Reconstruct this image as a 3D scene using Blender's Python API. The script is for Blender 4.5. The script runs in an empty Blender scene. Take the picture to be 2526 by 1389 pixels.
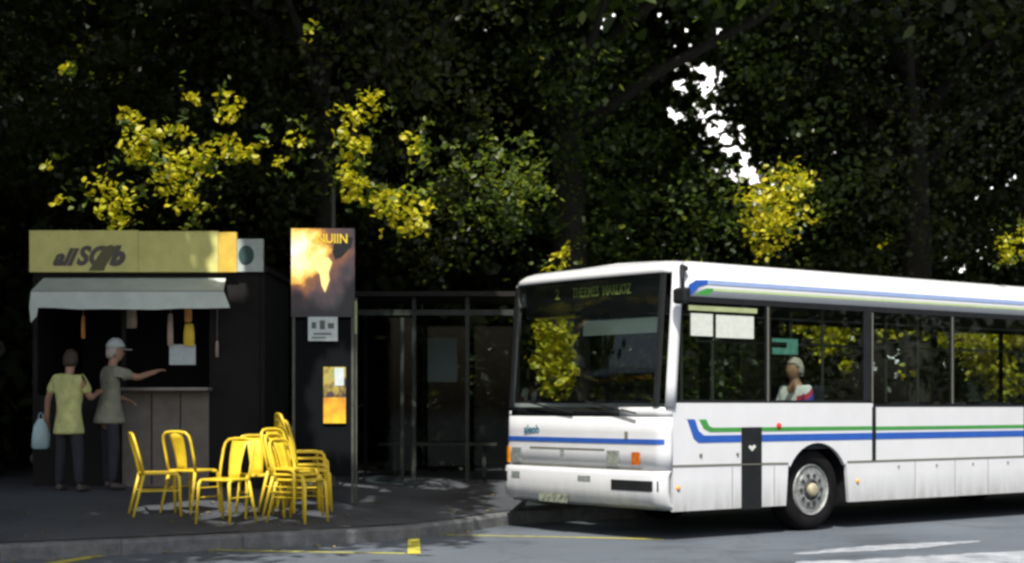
import bpy, bmesh, math, random
import numpy as np
from mathutils import Vector, Matrix, Euler

random.seed(7)
RNG = np.random.default_rng(11)
R = math.radians
scene = bpy.context.scene
COL = scene.collection

# ------------------------------------------------------------------ camera
CAM_H = 1.38
cam_data = bpy.data.cameras.new('camera')
cam = bpy.data.objects.new('camera', cam_data)
COL.objects.link(cam)
cam.location = (0, 0, CAM_H)
cam.rotation_euler = (R(90), 0, 0)
cam_data.sensor_width = 36.0
cam_data.lens = 56.46
cam_data.shift_y = 0.121
cam_data.clip_end = 1500
cam_data.dof.use_dof = True
cam_data.dof.focus_distance = 16.8
cam_data.dof.aperture_fstop = 1.4
scene.camera = cam

# ------------------------------------------------------------------ light
SUN_EL = 55
TO_SUN = Vector((-0.07, -1.0, 0)).normalized() * math.cos(R(SUN_EL)) + Vector((0, 0, math.sin(R(SUN_EL))))
world = bpy.data.worlds.new('World')
scene.world = world
world.use_nodes = True
wn = world.node_tree.nodes
wl = world.node_tree.links
wn.clear()
sky = wn.new('ShaderNodeTexSky')
sky.sky_type = 'NISHITA'
sky.sun_disc = False
sky.sun_elevation = R(SUN_EL)
sky.sun_rotation = math.atan2(TO_SUN.x, TO_SUN.y)
sky.air_density = 1.0
sky.dust_density = 4.0
sky.ozone_density = 1.0
bg = wn.new('ShaderNodeBackground')
bg.inputs['Strength'].default_value = 0.12
wo = wn.new('ShaderNodeOutputWorld')
wl.new(sky.outputs[0], bg.inputs['Color'])
wl.new(bg.outputs[0], wo.inputs['Surface'])

sun_data = bpy.data.lights.new('sun', 'SUN')
sun_data.energy = 4.4
sun_data.angle = R(0.53)
sun_data.color = (1.0, 0.96, 0.90)
sun = bpy.data.objects.new('sun', sun_data)
COL.objects.link(sun)
sun.rotation_euler = (-TO_SUN).to_track_quat('-Z', 'Y').to_euler()
sun.location = (10, -20, 30)

scene.view_settings.view_transform = 'Standard'
scene.view_settings.look = 'None'
scene.view_settings.exposure = 0.55
scene.view_settings.gamma = 1.0
scene.view_settings.use_curve_mapping = False
scene.render.engine = 'CYCLES'
scene.cycles.use_denoising = True
scene.cycles.max_bounces = 8
scene.cycles.transparent_max_bounces = 16
scene.cycles.filter_width = 2.8

# ------------------------------------------------------------------ helpers
class MB:
    """collects polygons, builds ONE mesh object"""
    def __init__(self):
        self.v = []; self.f = []
    def add(self, vs, fs):
        o = len(self.v)
        self.v += [tuple(p) for p in vs]
        self.f += [tuple(i + o for i in q) for q in fs]
        return self
    def box(self, x0, x1, y0, y1, z0, z1):
        vs = [(x, y, z) for z in (z0, z1) for y in (y0, y1) for x in (x0, x1)]
        return self.add(vs, [(0, 2, 3, 1), (4, 5, 7, 6), (0, 1, 5, 4), (2, 6, 7, 3), (0, 4, 6, 2), (1, 3, 7, 5)])
    def prism(self, pts, fn, a, b):
        """polygon pts (2d) extruded; fn(p, t) -> 3d point"""
        n = len(pts)
        vs = [fn(p, a) for p in pts] + [fn(p, b) for p in pts]
        fs = [tuple(range(n - 1, -1, -1)), tuple(range(n, 2 * n))]
        fs += [(i, (i + 1) % n, n + (i + 1) % n, n + i) for i in range(n)]
        return self.add(vs, fs)
    def tube(self, path, r, seg=8, cap=True):
        path = [Vector(p) for p in path]
        rs = r if isinstance(r, (list, tuple)) else [r] * len(path)
        vs = []; fs = []
        up = Vector((0, 0, 1))
        prev = None
        for i, p in enumerate(path):
            if i == 0: t = path[1] - p
            elif i == len(path) - 1: t = p - path[i - 1]
            else: t = (path[i + 1] - path[i - 1])
            t.normalize()
            if prev is None:
                a = t.cross(up)
                if a.length < 1e-3: a = t.cross(Vector((1, 0, 0)))
            else:
                a = prev - t * prev.dot(t)
            a.normalize(); b = t.cross(a); prev = a
            for k in range(seg):
                w = 2 * math.pi * k / seg
                vs.append(p + (a * math.cos(w) + b * math.sin(w)) * rs[i])
        for i in range(len(path) - 1):
            for k in range(seg):
                k2 = (k + 1) % seg
                fs.append((i * seg + k, i * seg + k2, (i + 1) * seg + k2, (i + 1) * seg + k))
        if cap:
            fs.append(tuple(range(seg - 1, -1, -1)))
            fs.append(tuple(range((len(path) - 1) * seg, len(path) * seg)))
        return self.add(vs, fs)
    def lathe(self, prof, fn, seg=24):
        """prof list of (r, h); fn(x, y, h)"""
        vs = []; fs = []
        for r, h in prof:
            for k in range(seg):
                w = 2 * math.pi * k / seg
                vs.append(fn(r * math.cos(w), r * math.sin(w), h))
        for i in range(len(prof) - 1):
            for k in range(seg):
                k2 = (k + 1) % seg
                fs.append((i * seg + k, i * seg + k2, (i + 1) * seg + k2, (i + 1) * seg + k))
        fs.append(tuple(range(seg - 1, -1, -1)))
        fs.append(tuple(range((len(prof) - 1) * seg, len(prof) * seg)))
        return self.add(vs, fs)
    def grid(self, rows):
        n = len(rows[0])
        vs = [p for r in rows for p in r]
        fs = [(i * n + j, i * n + j + 1, (i + 1) * n + j + 1, (i + 1) * n + j)
              for i in range(len(rows) - 1) for j in range(n - 1)]
        return self.add(vs, fs)
    def build(self, name, mat, parent=None, smooth=False, bevel=0, solid=0):
        me = bpy.data.meshes.new(name)
        me.from_pydata(self.v, [], self.f)
        bm = bmesh.new(); bm.from_mesh(me)
        bmesh.ops.recalc_face_normals(bm, faces=bm.faces)
        bm.to_mesh(me); bm.free()
        if smooth: me.shade_smooth()
        if mat: me.materials.append(mat)
        ob = bpy.data.objects.new(name, me)
        COL.objects.link(ob)
        if parent: ob.parent = parent
        if solid:
            m = ob.modifiers.new('thickness', 'SOLIDIFY'); m.thickness = solid; m.offset = -1
        if bevel:
            m = ob.modifiers.new('bevel', 'BEVEL'); m.width = bevel; m.segments = 2; m.limit_method = 'ANGLE'
        return ob

def empty(name, loc=(0, 0, 0), rz=0):
    o = bpy.data.objects.new(name, None)
    COL.objects.link(o)
    o.empty_display_size = 0.2
    o.location = loc; o.rotation_euler = (0, 0, rz)
    return o

def tag(o, label=None, cat=None, group=None, kind=None):
    if label: o['label'] = label
    if cat: o['category'] = cat
    if group: o['group'] = group
    if kind: o['kind'] = kind
    return o

def copy_tree(o, parent=None):
    c = o.copy(); COL.objects.link(c); c.parent = parent
    for ch in [x for x in KIDS(o)]:
        copy_tree(ch, c)
    return c
def KIDS(o):
    return [x for x in bpy.data.objects if x.parent == o]

# ------------------------------------------------------------------ materials
def mat(name, col, rough=0.5, metal=0.0, noise=0.0, scale=6.0, bump=0.0, bscale=60.0, spec=None, coat=0.0, col2=None):
    m = bpy.data.materials.new(name); m.use_nodes = True
    nt = m.node_tree; b = nt.nodes['Principled BSDF']
    b.inputs['Base Color'].default_value = (*col, 1)
    b.inputs['Roughness'].default_value = rough
    b.inputs['Metallic'].default_value = metal
    if spec is not None: b.inputs['Specular IOR Level'].default_value = spec
    if coat: b.inputs['Coat Weight'].default_value = coat
    tc = nt.nodes.new('ShaderNodeTexCoord')
    if noise or col2:
        n = nt.nodes.new('ShaderNodeTexNoise'); n.inputs['Scale'].default_value = scale
        n.inputs['Detail'].default_value = 8; n.inputs['Roughness'].default_value = 0.65
        nt.links.new(tc.outputs['Object'], n.inputs['Vector'])
        r = nt.nodes.new('ShaderNodeValToRGB')
        c2 = col2 or tuple(max(0, c * (1 - noise)) for c in col)
        c1 = col if col2 else tuple(min(1, c * (1 + noise * 0.5)) for c in col)
        r.color_ramp.elements[0].color = (*c2, 1); r.color_ramp.elements[0].position = 0.35
        r.color_ramp.elements[1].color = (*c1, 1); r.color_ramp.elements[1].position = 0.65
        nt.links.new(n.outputs['Fac'], r.inputs['Fac'])
        nt.links.new(r.outputs['Color'], b.inputs['Base Color'])
    if bump:
        n2 = nt.nodes.new('ShaderNodeTexNoise'); n2.inputs['Scale'].default_value = bscale
        n2.inputs['Detail'].default_value = 6
        nt.links.new(tc.outputs['Object'], n2.inputs['Vector'])
        bp = nt.nodes.new('ShaderNodeBump'); bp.inputs['Strength'].default_value = bump
        bp.inputs['Distance'].default_value = 0.01
        nt.links.new(n2.outputs['Fac'], bp.inputs['Height'])
        nt.links.new(bp.outputs['Normal'], b.inputs['Normal'])
    return m

def glass(name, tint, ior=1.5, rough=0.01):
    m = bpy.data.materials.new(name); m.use_nodes = True
    nt = m.node_tree; nt.nodes.clear()
    out = nt.nodes.new('ShaderNodeOutputMaterial')
    tr = nt.nodes.new('ShaderNodeBsdfTransparent'); tr.inputs['Color'].default_value = (*tint, 1)
    gl = nt.nodes.new('ShaderNodeBsdfGlossy'); gl.inputs['Roughness'].default_value = rough
    # Schlick reflectance from the angle to the pane, the same from both faces
    geo = nt.nodes.new('ShaderNodeNewGeometry')
    dt = nt.nodes.new('ShaderNodeVectorMath'); dt.operation = 'DOT_PRODUCT'
    nt.links.new(geo.outputs['Normal'], dt.inputs[0]); nt.links.new(geo.outputs['Incoming'], dt.inputs[1])
    ab = nt.nodes.new('ShaderNodeMath'); ab.operation = 'ABSOLUTE'; nt.links.new(dt.outputs['Value'], ab.inputs[0])
    om = nt.nodes.new('ShaderNodeMath'); om.operation = 'SUBTRACT'; om.inputs[0].default_value = 1.0; nt.links.new(ab.outputs[0], om.inputs[1])
    pw = nt.nodes.new('ShaderNodeMath'); pw.operation = 'POWER'; pw.inputs[1].default_value = 5.0; nt.links.new(om.outputs[0], pw.inputs[0])
    f0 = ((ior - 1) / (ior + 1)) ** 2
    fr = nt.nodes.new('ShaderNodeMath'); fr.operation = 'MULTIPLY_ADD'; fr.inputs[1].default_value = 1 - f0; fr.inputs[2].default_value = f0
    nt.links.new(pw.outputs[0], fr.inputs[0])
    mx = nt.nodes.new('ShaderNodeMixShader')
    nt.links.new(fr.outputs[0], mx.inputs[0]); nt.links.new(tr.outputs[0], mx.inputs[1]); nt.links.new(gl.outputs[0], mx.inputs[2])
    nt.links.new(mx.outputs[0], out.inputs['Surface'])
    return m

def leaf_mat(name, cols, trans, tfac=0.5):
    m = bpy.data.materials.new(name); m.use_nodes = True
    nt = m.node_tree; nt.nodes.clear()
    out = nt.nodes.new('ShaderNodeOutputMaterial')
    geo = nt.nodes.new('ShaderNodeNewGeometry')
    def ramp(cs):
        r = nt.nodes.new('ShaderNodeValToRGB')
        els = r.color_ramp.elements
        while len(els) < len(cs): els.new(0.5)
        for i, c in enumerate(cs):
            els[i].position = i / (len(cs) - 1); els[i].color = (*c, 1)
        nt.links.new(geo.outputs['Random Per Island'], r.inputs['Fac'])
        return r
    r1 = ramp(cols); r2 = ramp(trans)
    d = nt.nodes.new('ShaderNodeBsdfDiffuse'); t = nt.nodes.new('ShaderNodeBsdfTranslucent')
    g = nt.nodes.new('ShaderNodeBsdfGlossy'); g.inputs['Roughness'].default_value = 0.45
    g.inputs['Color'].default_value = (0.9, 0.9, 0.9, 1)
    nt.links.new(r1.outputs['Color'], d.inputs['Color']); nt.links.new(r2.outputs['Color'], t.inputs['Color'])
    m1 = nt.nodes.new('ShaderNodeMixShader'); m1.inputs[0].default_value = tfac
    nt.links.new(d.outputs[0], m1.inputs[1]); nt.links.new(t.outputs[0], m1.inputs[2])
    m2 = nt.nodes.new('ShaderNodeMixShader'); m2.inputs[0].default_value = 0.03
    nt.links.new(m1.outputs[0], m2.inputs[1]); nt.links.new(g.outputs[0], m2.inputs[2])
    nt.links.new(m2.outputs[0], out.inputs['Surface'])
    return m

M = {}
M['white'] = mat('bus_white_paint', (0.57, 0.58, 0.59), 0.28, noise=0.05, scale=2.0, coat=0.3)
def grime(m, z0, z1, dirt, amt):
    nt = m.node_tree; b = nt.nodes['Principled BSDF']
    old = b.inputs['Base Color'].links[0].from_socket
    tc = nt.nodes.new('ShaderNodeTexCoord'); sp_ = nt.nodes.new('ShaderNodeSeparateXYZ'); nt.links.new(tc.outputs['Object'], sp_.inputs[0])
    mr = nt.nodes.new('ShaderNodeMapRange'); mr.inputs['From Min'].default_value = z0; mr.inputs['From Max'].default_value = z1
    mr.inputs['To Min'].default_value = 1; mr.inputs['To Max'].default_value = 0
    nt.links.new(sp_.outputs['Z'], mr.inputs['Value'])
    mp = nt.nodes.new('ShaderNodeMapping'); mp.inputs['Scale'].default_value = (5, 5, 0.9); nt.links.new(tc.outputs['Object'], mp.inputs['Vector'])
    n = nt.nodes.new('ShaderNodeTexNoise'); n.inputs['Scale'].default_value = 2.2; n.inputs['Detail'].default_value = 8; nt.links.new(mp.outputs[0], n.inputs['Vector'])
    mu = nt.nodes.new('ShaderNodeMath'); mu.operation = 'MULTIPLY'; nt.links.new(mr.outputs[0], mu.inputs[0]); nt.links.new(n.outputs['Fac'], mu.inputs[1])
    m2 = nt.nodes.new('ShaderNodeMath'); m2.operation = 'MULTIPLY'; m2.inputs[1].default_value = amt; m2.use_clamp = True; nt.links.new(mu.outputs[0], m2.inputs[0])
    mx = nt.nodes.new('ShaderNodeMixRGB'); mx.inputs['Color2'].default_value = (*dirt, 1)
    nt.links.new(m2.outputs[0], mx.inputs['Fac']); nt.links.new(old, mx.inputs['Color1']); nt.links.new(mx.outputs[0], b.inputs['Base Color'])
grime(M['white'], 0.28, 0.62, (0.20, 0.21, 0.19), 1.1)
M['blue'] = mat('blue_vinyl', (0.02, 0.085, 0.36), 0.35, noise=0.1)
M['blue_pale'] = mat('faded_blue_vinyl', (0.27, 0.36, 0.58), 0.4, noise=0.1)
M['green'] = mat('green_vinyl', (0.045, 0.24, 0.045), 0.4, noise=0.1)
M['green_pale'] = mat('faded_green_vinyl', (0.40, 0.50, 0.25), 0.4, noise=0.1)
M['black'] = mat('black_rubber', (0.010, 0.011, 0.012), 0.6, noise=0.3, spec=0.25)
M['board'] = mat('black_board', (0.007, 0.008, 0.009), 0.95, spec=0.05)
M['blackgloss'] = mat('black_gloss_panel', (0.008, 0.009, 0.010), 0.2)
M['tyre'] = mat('tyre_rubber', (0.009, 0.009, 0.010), 0.95, noise=0.4, bump=0.3, spec=0.1)
M['rim'] = mat('wheel_steel', (0.34, 0.35, 0.34), 0.45, 0.5, noise=0.45, scale=14)
M['rimdark'] = mat('wheel_recess', (0.03, 0.03, 0.03), 0.7)
M['hubc'] = mat('hub_grease_cap', (0.33, 0.31, 0.20), 0.5, noise=0.4)
M['glass'] = glass('bus_side_glass', (0.80, 0.84, 0.81), 1.6)
M['wglass'] = glass('bus_windscreen_glass', (0.86, 0.89, 0.87), 1.45)
M['pglass'] = glass('shelter_glass', (0.55, 0.6, 0.58), 1.25, 0.05)
M['lamp'] = mat('headlamp_glass', (0.32, 0.36, 0.34), 0.12, 0.3, noise=0.5, scale=25)
M['amber'] = mat('amber_lens', (0.85, 0.30, 0.01), 0.2, noise=0.3, scale=20)
M['amber_red'] = mat('dark_amber_lens', (0.45, 0.10, 0.012), 0.2, noise=0.4, scale=20)
M['redlens'] = mat('red_lens', (0.6, 0.03, 0.02), 0.25)
M['seam'] = mat('grey_trim', (0.14, 0.14, 0.11), 0.6)
M['dark_int'] = mat('bus_interior', (0.014, 0.016, 0.017), 0.7, noise=0.3)
M['seatcloth'] = mat('bus_seat_cloth', (0.008, 0.012, 0.02), 0.9, noise=0.5, scale=30)
M['greyint'] = mat('bus_visor', (0.10, 0.13, 0.115), 0.8)
M['polemetal'] = mat('handrail_metal', (0.25, 0.25, 0.22), 0.35, 0.6)
M['paper'] = mat('pale_blind', (0.50, 0.53, 0.47), 0.8, noise=0.12, scale=20)
M['railgreen'] = mat('pale_green_rail', (0.30, 0.34, 0.17), 0.6, noise=0.2)
M['teal'] = mat('teal_notice', (0.12, 0.33, 0.27), 0.6, noise=0.3, scale=15)
M['plate'] = mat('number_plate', (0.35, 0.37, 0.28), 0.5, col2=(0.07, 0.09, 0.07), scale=22)
M['destled'] = mat('destination_letters', (0.30, 0.36, 0.10), 0.6, noise=0.5, scale=9)
M['logo'] = mat('teal_logo', (0.03, 0.14, 0.20), 0.5, noise=0.3)

M['chair'] = mat('yellow_enamel', (0.74, 0.53, 0.03), 0.38, noise=0.14, scale=12, bump=0.05)
M['sign'] = mat('lime_fascia', (0.66, 0.62, 0.20), 0.5, noise=0.12, scale=5)
M['sign_orange'] = mat('amber_fascia', (0.70, 0.46, 0.06), 0.5, noise=0.2, scale=6)
M['sign_white'] = mat('white_fascia', (0.42, 0.48, 0.44), 0.5, noise=0.2, scale=6)
M['ink'] = mat('dark_lettering', (0.10, 0.085, 0.075), 0.6)
M['ink_olive'] = mat('olive_swoosh', (0.12, 0.11, 0.045), 0.6)
M['teal_dark'] = mat('dark_teal_emblem', (0.02, 0.06, 0.05), 0.6)
M['awning'] = mat('pale_awning_canvas', (0.60, 0.66, 0.59), 0.85, noise=0.1, scale=4, bump=0.1)
M['awning_line'] = mat('awning_hem', (0.25, 0.28, 0.25), 0.9)
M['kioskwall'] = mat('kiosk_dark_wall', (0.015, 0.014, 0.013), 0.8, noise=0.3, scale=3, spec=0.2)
M['counter'] = mat('counter_board', (0.16, 0.14, 0.115), 0.75, noise=0.2, scale=5)
M['countertop'] = mat('counter_top', (0.24, 0.22, 0.20), 0.5, noise=0.2)
M['pack_yellow'] = mat('yellow_packet', (0.75, 0.52, 0.03), 0.5, noise=0.2)
M['pack_orange'] = mat('orange_packet', (0.62, 0.27, 0.05), 0.5, noise=0.2)
M['pack_pink'] = mat('beige_packet', (0.40, 0.30, 0.24), 0.5, noise=0.2)
M['noticew'] = mat('white_notice', (0.52, 0.58, 0.57), 0.7, noise=0.12, scale=18)
M['postmetal'] = mat('post_metal', (0.06, 0.065, 0.05), 0.55, noise=0.3)
M['shelter'] = mat('shelter_metal', (0.028, 0.033, 0.028), 0.7, noise=0.3, spec=0.2)

M['shirt_lime'] = mat('lime_shirt_cloth', (0.56, 0.57, 0.22), 0.9, noise=0.25, scale=7, bump=1.0, bscale=11)
M['shirt_grey'] = mat('grey_green_shirt_cloth', (0.25, 0.25, 0.18), 0.9, noise=0.3, scale=7, bump=1.0, bscale=11)
M['trousers'] = mat('dark_trousers_cloth', (0.025, 0.027, 0.035), 0.9, noise=0.3)
M['skin'] = mat('skin', (0.36, 0.20, 0.125), 0.55, noise=0.1)
M['hair_brown'] = mat('brown_hair', (0.045, 0.03, 0.02), 0.7, noise=0.3, scale=40)
M['hair_grey'] = mat('grey_hair', (0.42, 0.38, 0.33), 0.7, noise=0.3, scale=40)
M['capw'] = mat('white_cap_cloth', (0.42, 0.45, 0.43), 0.85)
M['shoe'] = mat('shoe_leather', (0.06, 0.05, 0.045), 0.6)
M['bag'] = mat('pale_plastic_bag', (0.35, 0.48, 0.50), 0.45, noise=0.15, bump=0.4, bscale=14)
M['shirt_white'] = mat('white_shirt_cloth', (0.65, 0.65, 0.66), 0.9)
m_ = mat('white_shirt_with_bands', (0.65, 0.65, 0.66), 0.9); nt_ = m_.node_tree
tc_ = nt_.nodes.new('ShaderNodeTexCoord'); sx_ = nt_.nodes.new('ShaderNodeSeparateXYZ'); nt_.links.new(tc_.outputs['Object'], sx_.inputs[0])
# printed bands run obliquely over the sleeve
ob_ = nt_.nodes.new('ShaderNodeMath'); ob_.operation = 'MULTIPLY_ADD'; ob_.inputs[1].default_value = 0.8
nt_.links.new(sx_.outputs['X'], ob_.inputs[0]); nt_.links.new(sx_.outputs['Z'], ob_.inputs[2])
rp_ = nt_.nodes.new('ShaderNodeValToRGB'); rp_.color_ramp.interpolation = 'CONSTANT'
for i_, (p_, c_) in enumerate(((0.0, (0.65, 0.65, 0.66)), (0.40, (0.03, 0.05, 0.30)), (0.505, (0.42, 0.03, 0.08)), (0.56, (0.65, 0.65, 0.66)))):
    e_ = rp_.color_ramp.elements[i_] if i_ < 2 else rp_.color_ramp.elements.new(p_)
    e_.position = p_; e_.color = (*c_, 1)
nt_.links.new(ob_.outputs[0], rp_.inputs['Fac'])
gt_ = nt_.nodes.new('ShaderNodeMath'); gt_.operation = 'GREATER_THAN'; gt_.inputs[1].default_value = 0.10; nt_.links.new(sx_.outputs['Y'], gt_.inputs[0])
mx_ = nt_.nodes.new('ShaderNodeMixRGB'); mx_.inputs['Color1'].default_value = (0.65, 0.65, 0.66, 1)
nt_.links.new(gt_.outputs[0], mx_.inputs['Fac']); nt_.links.new(rp_.outputs['Color'], mx_.inputs['Color2'])
nt_.links.new(mx_.outputs[0], nt_.nodes['Principled BSDF'].inputs['Base Color'])
M['shirt_band'] = m_
M['bark'] = mat('bark', (0.018, 0.016, 0.013), 0.95, noise=0.5, scale=7, bump=0.8, bscale=18)

def asphalt(name, c1, c2, worn=None):
    m = bpy.data.materials.new(name); m.use_nodes = True
    nt = m.node_tree; b = nt.nodes['Principled BSDF']; b.inputs['Roughness'].default_value = 0.85
    tc = nt.nodes.new('ShaderNodeTexCoord')
    big = nt.nodes.new('ShaderNodeTexNoise'); big.inputs['Scale'].default_value = 0.45; big.inputs['Detail'].default_value = 6
    fine = nt.nodes.new('ShaderNodeTexNoise'); fine.inputs['Scale'].default_value = 70; fine.inputs['Detail'].default_value = 4
    nt.links.new(tc.outputs['Object'], big.inputs['Vector']); nt.links.new(tc.outputs['Object'], fine.inputs['Vector'])
    mx = nt.nodes.new('ShaderNodeMath'); mx.operation = 'MULTIPLY_ADD'; mx.inputs[1].default_value = 0.45; 
    nt.links.new(fine.outputs['Fac'], mx.inputs[0]); 
    m3 = nt.nodes.new('ShaderNodeMath'); m3.operation = 'MULTIPLY'; m3.inputs[1].default_value = 0.55
    nt.links.new(big.outputs['Fac'], m3.inputs[0]); nt.links.new(m3.outputs[0], mx.inputs[2])
    r = nt.nodes.new('ShaderNodeValToRGB')
    r.color_ramp.elements[0].position = 0.36; r.color_ramp.elements[0].color = (*c1, 1)
    r.color_ramp.elements[1].position = 0.62; r.color_ramp.elements[1].color = (*c2, 1)
    nt.links.new(mx.outputs[0], r.inputs['Fac'])
    # tarred cracks and oil marks
    wv = nt.nodes.new('ShaderNodeTexNoise'); wv.inputs['Scale'].default_value = 1.6; wv.inputs['Detail'].default_value = 5
    nt.links.new(tc.outputs['Object'], wv.inputs['Vector'])
    ad = nt.nodes.new('ShaderNodeVectorMath'); ad.operation = 'ADD'; nt.links.new(tc.outputs['Object'], ad.inputs[0]); nt.links.new(wv.outputs['Color'], ad.inputs[1])
    vo = nt.nodes.new('ShaderNodeTexVoronoi'); vo.feature = 'DISTANCE_TO_EDGE'; vo.inputs['Scale'].default_value = 0.42; nt.links.new(ad.outputs[0], vo.inputs['Vector'])
    cr = nt.nodes.new('ShaderNodeMapRange'); cr.inputs['From Min'].default_value = 0.004; cr.inputs['From Max'].default_value = 0.016; nt.links.new(vo.outputs['Distance'], cr.inputs['Value'])
    cr.inputs['To Min'].default_value = 0.8; cr.inputs['To Max'].default_value = 1.0
    oil = nt.nodes.new('ShaderNodeTexNoise'); oil.inputs['Scale'].default_value = 0.9; oil.inputs['Detail'].default_value = 3; nt.links.new(tc.outputs['Object'], oil.inputs['Vector'])
    orr = nt.nodes.new('ShaderNodeMapRange'); orr.inputs['From Min'].default_value = 0.30; orr.inputs['From Max'].default_value = 0.45; orr.inputs['To Min'].default_value = 0.7
    nt.links.new(oil.outputs['Fac'], orr.inputs['Value'])
    pr = nt.nodes.new('ShaderNodeMath'); pr.operation = 'MULTIPLY'; nt.links.new(cr.outputs[0], pr.inputs[0]); nt.links.new(orr.outputs[0], pr.inputs[1])
    vm = nt.nodes.new('ShaderNodeVectorMath'); vm.operation = 'SCALE'; nt.links.new(r.outputs['Color'], vm.inputs[0]); nt.links.new(pr.outputs[0], vm.inputs['Scale'])
    nt.links.new(vm.outputs[0], b.inputs['Base Color'])
    bp = nt.nodes.new('ShaderNodeBump'); bp.inputs['Strength'].default_value = 0.35; bp.inputs['Distance'].default_value = 0.006
    nt.links.new(fine.outputs['Fac'], bp.inputs['Height']); nt.links.new(bp.outputs['Normal'], b.inputs['Normal'])
    return m
M['road'] = asphalt('road_asphalt', (0.060, 0.074, 0.090), (0.100, 0.118, 0.138))
M['pave'] = asphalt('pavement_asphalt', (0.042, 0.047, 0.054), (0.070, 0.077, 0.086))
M['kerb'] = mat('kerb_concrete', (0.13, 0.135, 0.135), 0.9, noise=0.35, scale=8, bump=0.3)

def paint(name, col, cover, under, stretch=(1, 1, 1), scale=9.0, width=0.12):
    """worn road paint and pale patches: asphalt tone shows through"""
    m = bpy.data.materials.new(name); m.use_nodes = True
    nt = m.node_tree; b = nt.nodes['Principled BSDF']; b.inputs['Roughness'].default_value = 0.75
    tc = nt.nodes.new('ShaderNodeTexCoord'); mp = nt.nodes.new('ShaderNodeMapping')
    mp.inputs['Scale'].default_value = stretch
    n = nt.nodes.new('ShaderNodeTexNoise'); n.inputs['Scale'].default_value = scale; n.inputs['Detail'].default_value = 9
    n.inputs['Roughness'].default_value = 0.7
    nt.links.new(tc.outputs['Object'], mp.inputs['Vector']); nt.links.new(mp.outputs[0], n.inputs['Vector'])
    r = nt.nodes.new('ShaderNodeValToRGB')
    r.color_ramp.elements[0].position = cover - width; r.color_ramp.elements[0].color = (*under, 1)
    r.color_ramp.elements[1].position = cover + width; r.color_ramp.elements[1].color = (*col, 1)
    nt.links.new(n.outputs['Fac'], r.inputs['Fac']); nt.links.new(r.outputs['Color'], b.inputs['Base Color'])
    return m
M['ypaint'] = paint('yellow_road_paint', (0.50, 0.46, 0.05), 0.36, (0.12, 0.12, 0.08))
M['ypaint_worn'] = paint('worn_yellow_road_paint', (0.46, 0.43, 0.07), 0.42, (0.09, 0.10, 0.095))
M['pale_mottle'] = paint('pale_road_mottle', (0.44, 0.46, 0.48), 0.50, (0.09, 0.108, 0.128), scale=3.5, width=0.2)

# ------------------------------------------------------------------ ground
mb = MB(); mb.add([(-300, -200, 0), (300, -200, 0), (300, 400, 0), (-300, 400, 0)], [(0, 1, 2, 3)])
tag(mb.build('road', M['road']), 'grey asphalt road running past the bus stop', 'road', kind='structure')

KERB = [(-22, 4.8), (-12, 10.25), (-4.54, 14.24), (-3.6, 14.8), (-2.59, 15.45), (-1.67, 16.0), (-0.95, 16.6),
        (-0.5, 17.45), (-0.2, 18.2), (0.09, 18.69), (5.5, 22.92), (10.8, 27.07), (30, 42)]
OFFD = Vector((-0.55, 0.835))
def pave_z(t):
    return 0.14 + 0.08 * min(max(t, 0), 3.5)
def ground_z(x, y):
    best = 0.0
    for (a, b) in zip(KERB[:-1], KERB[1:]):
        a = Vector(a); d = Vector(b) - a
        # (x,y) = a + s d + t OFFD
        det = d.x * OFFD.y - d.y * OFFD.x
        w = Vector((x, y)) - a
        s = (w.x * OFFD.y - w.y * OFFD.x) / det
        t = (d.x * w.y - d.y * w.x) / det
        if 0 <= s <= 1 and t > 0: best = pave_z(t)
    return best
offs = [0.16, 0.6, 1.2, 1.8, 2.4, 3.0, 3.5, 6, 12, 30, 80]
rows = [[(x + OFFD.x * t, y + OFFD.y * t, pave_z(t)) for (x, y) in KERB] for t in offs]
tag(MB().grid(rows).build('pavement', M['pave']), 'dark pavement rising gently behind the kerb', 'pavement', kind='structure')
kerb = empty('kerb'); tag(kerb, 'pale concrete kerb edging the pavement', 'kerb', kind='structure')
# kerb stones laid one by one along the line
pts = []
for (a, b) in zip(KERB[1:-1], KERB[2:]):
    a = Vector(a); b = Vector(b); n = max(1, round((b - a).length / 0.95))
    for i in range(n): pts.append(a.lerp(b, i / n))
pts.append(Vector(KERB[-1]))
pts = [p for p in pts if -9 < p.x < 13]
for a, b in zip(pts[:-1], pts[1:]):
    d = (b - a).normalized(); n = Vector((-d.y, d.x)); a2 = a + d * 0.003; b2 = b - d * 0.003
    h = 0.142 + random.uniform(-0.004, 0.004)
    prof = [(0.0, -0.05), (0.0, h - 0.03), (0.02, h), (0.18, h + 0.004), (0.18, -0.05)]
    s = MB()
    s.prism(prof, lambda p, t: (*( (a2 if t == 0 else b2) + n * p[0]), p[1]), 0, 1)
    s.build('kerb_stone', M['kerb'], kerb)

def strip(name, p, q, w, m, z, label):
    p = Vector(p); q = Vector(q); d = (q - p).normalized(); n = Vector((-d.y, d.x)) * w / 2
    c = (p + q) / 2
    o = MB().add([(*(p - n - c), 0), (*(q - n - c), 0), (*(q + n - c), 0), (*(p + n - c), 0)], [(0, 1, 2, 3)]).build(name, m)
    o.location = (c.x, c.y, z)
    return tag(o, label, 'marking', kind='structure')

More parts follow.
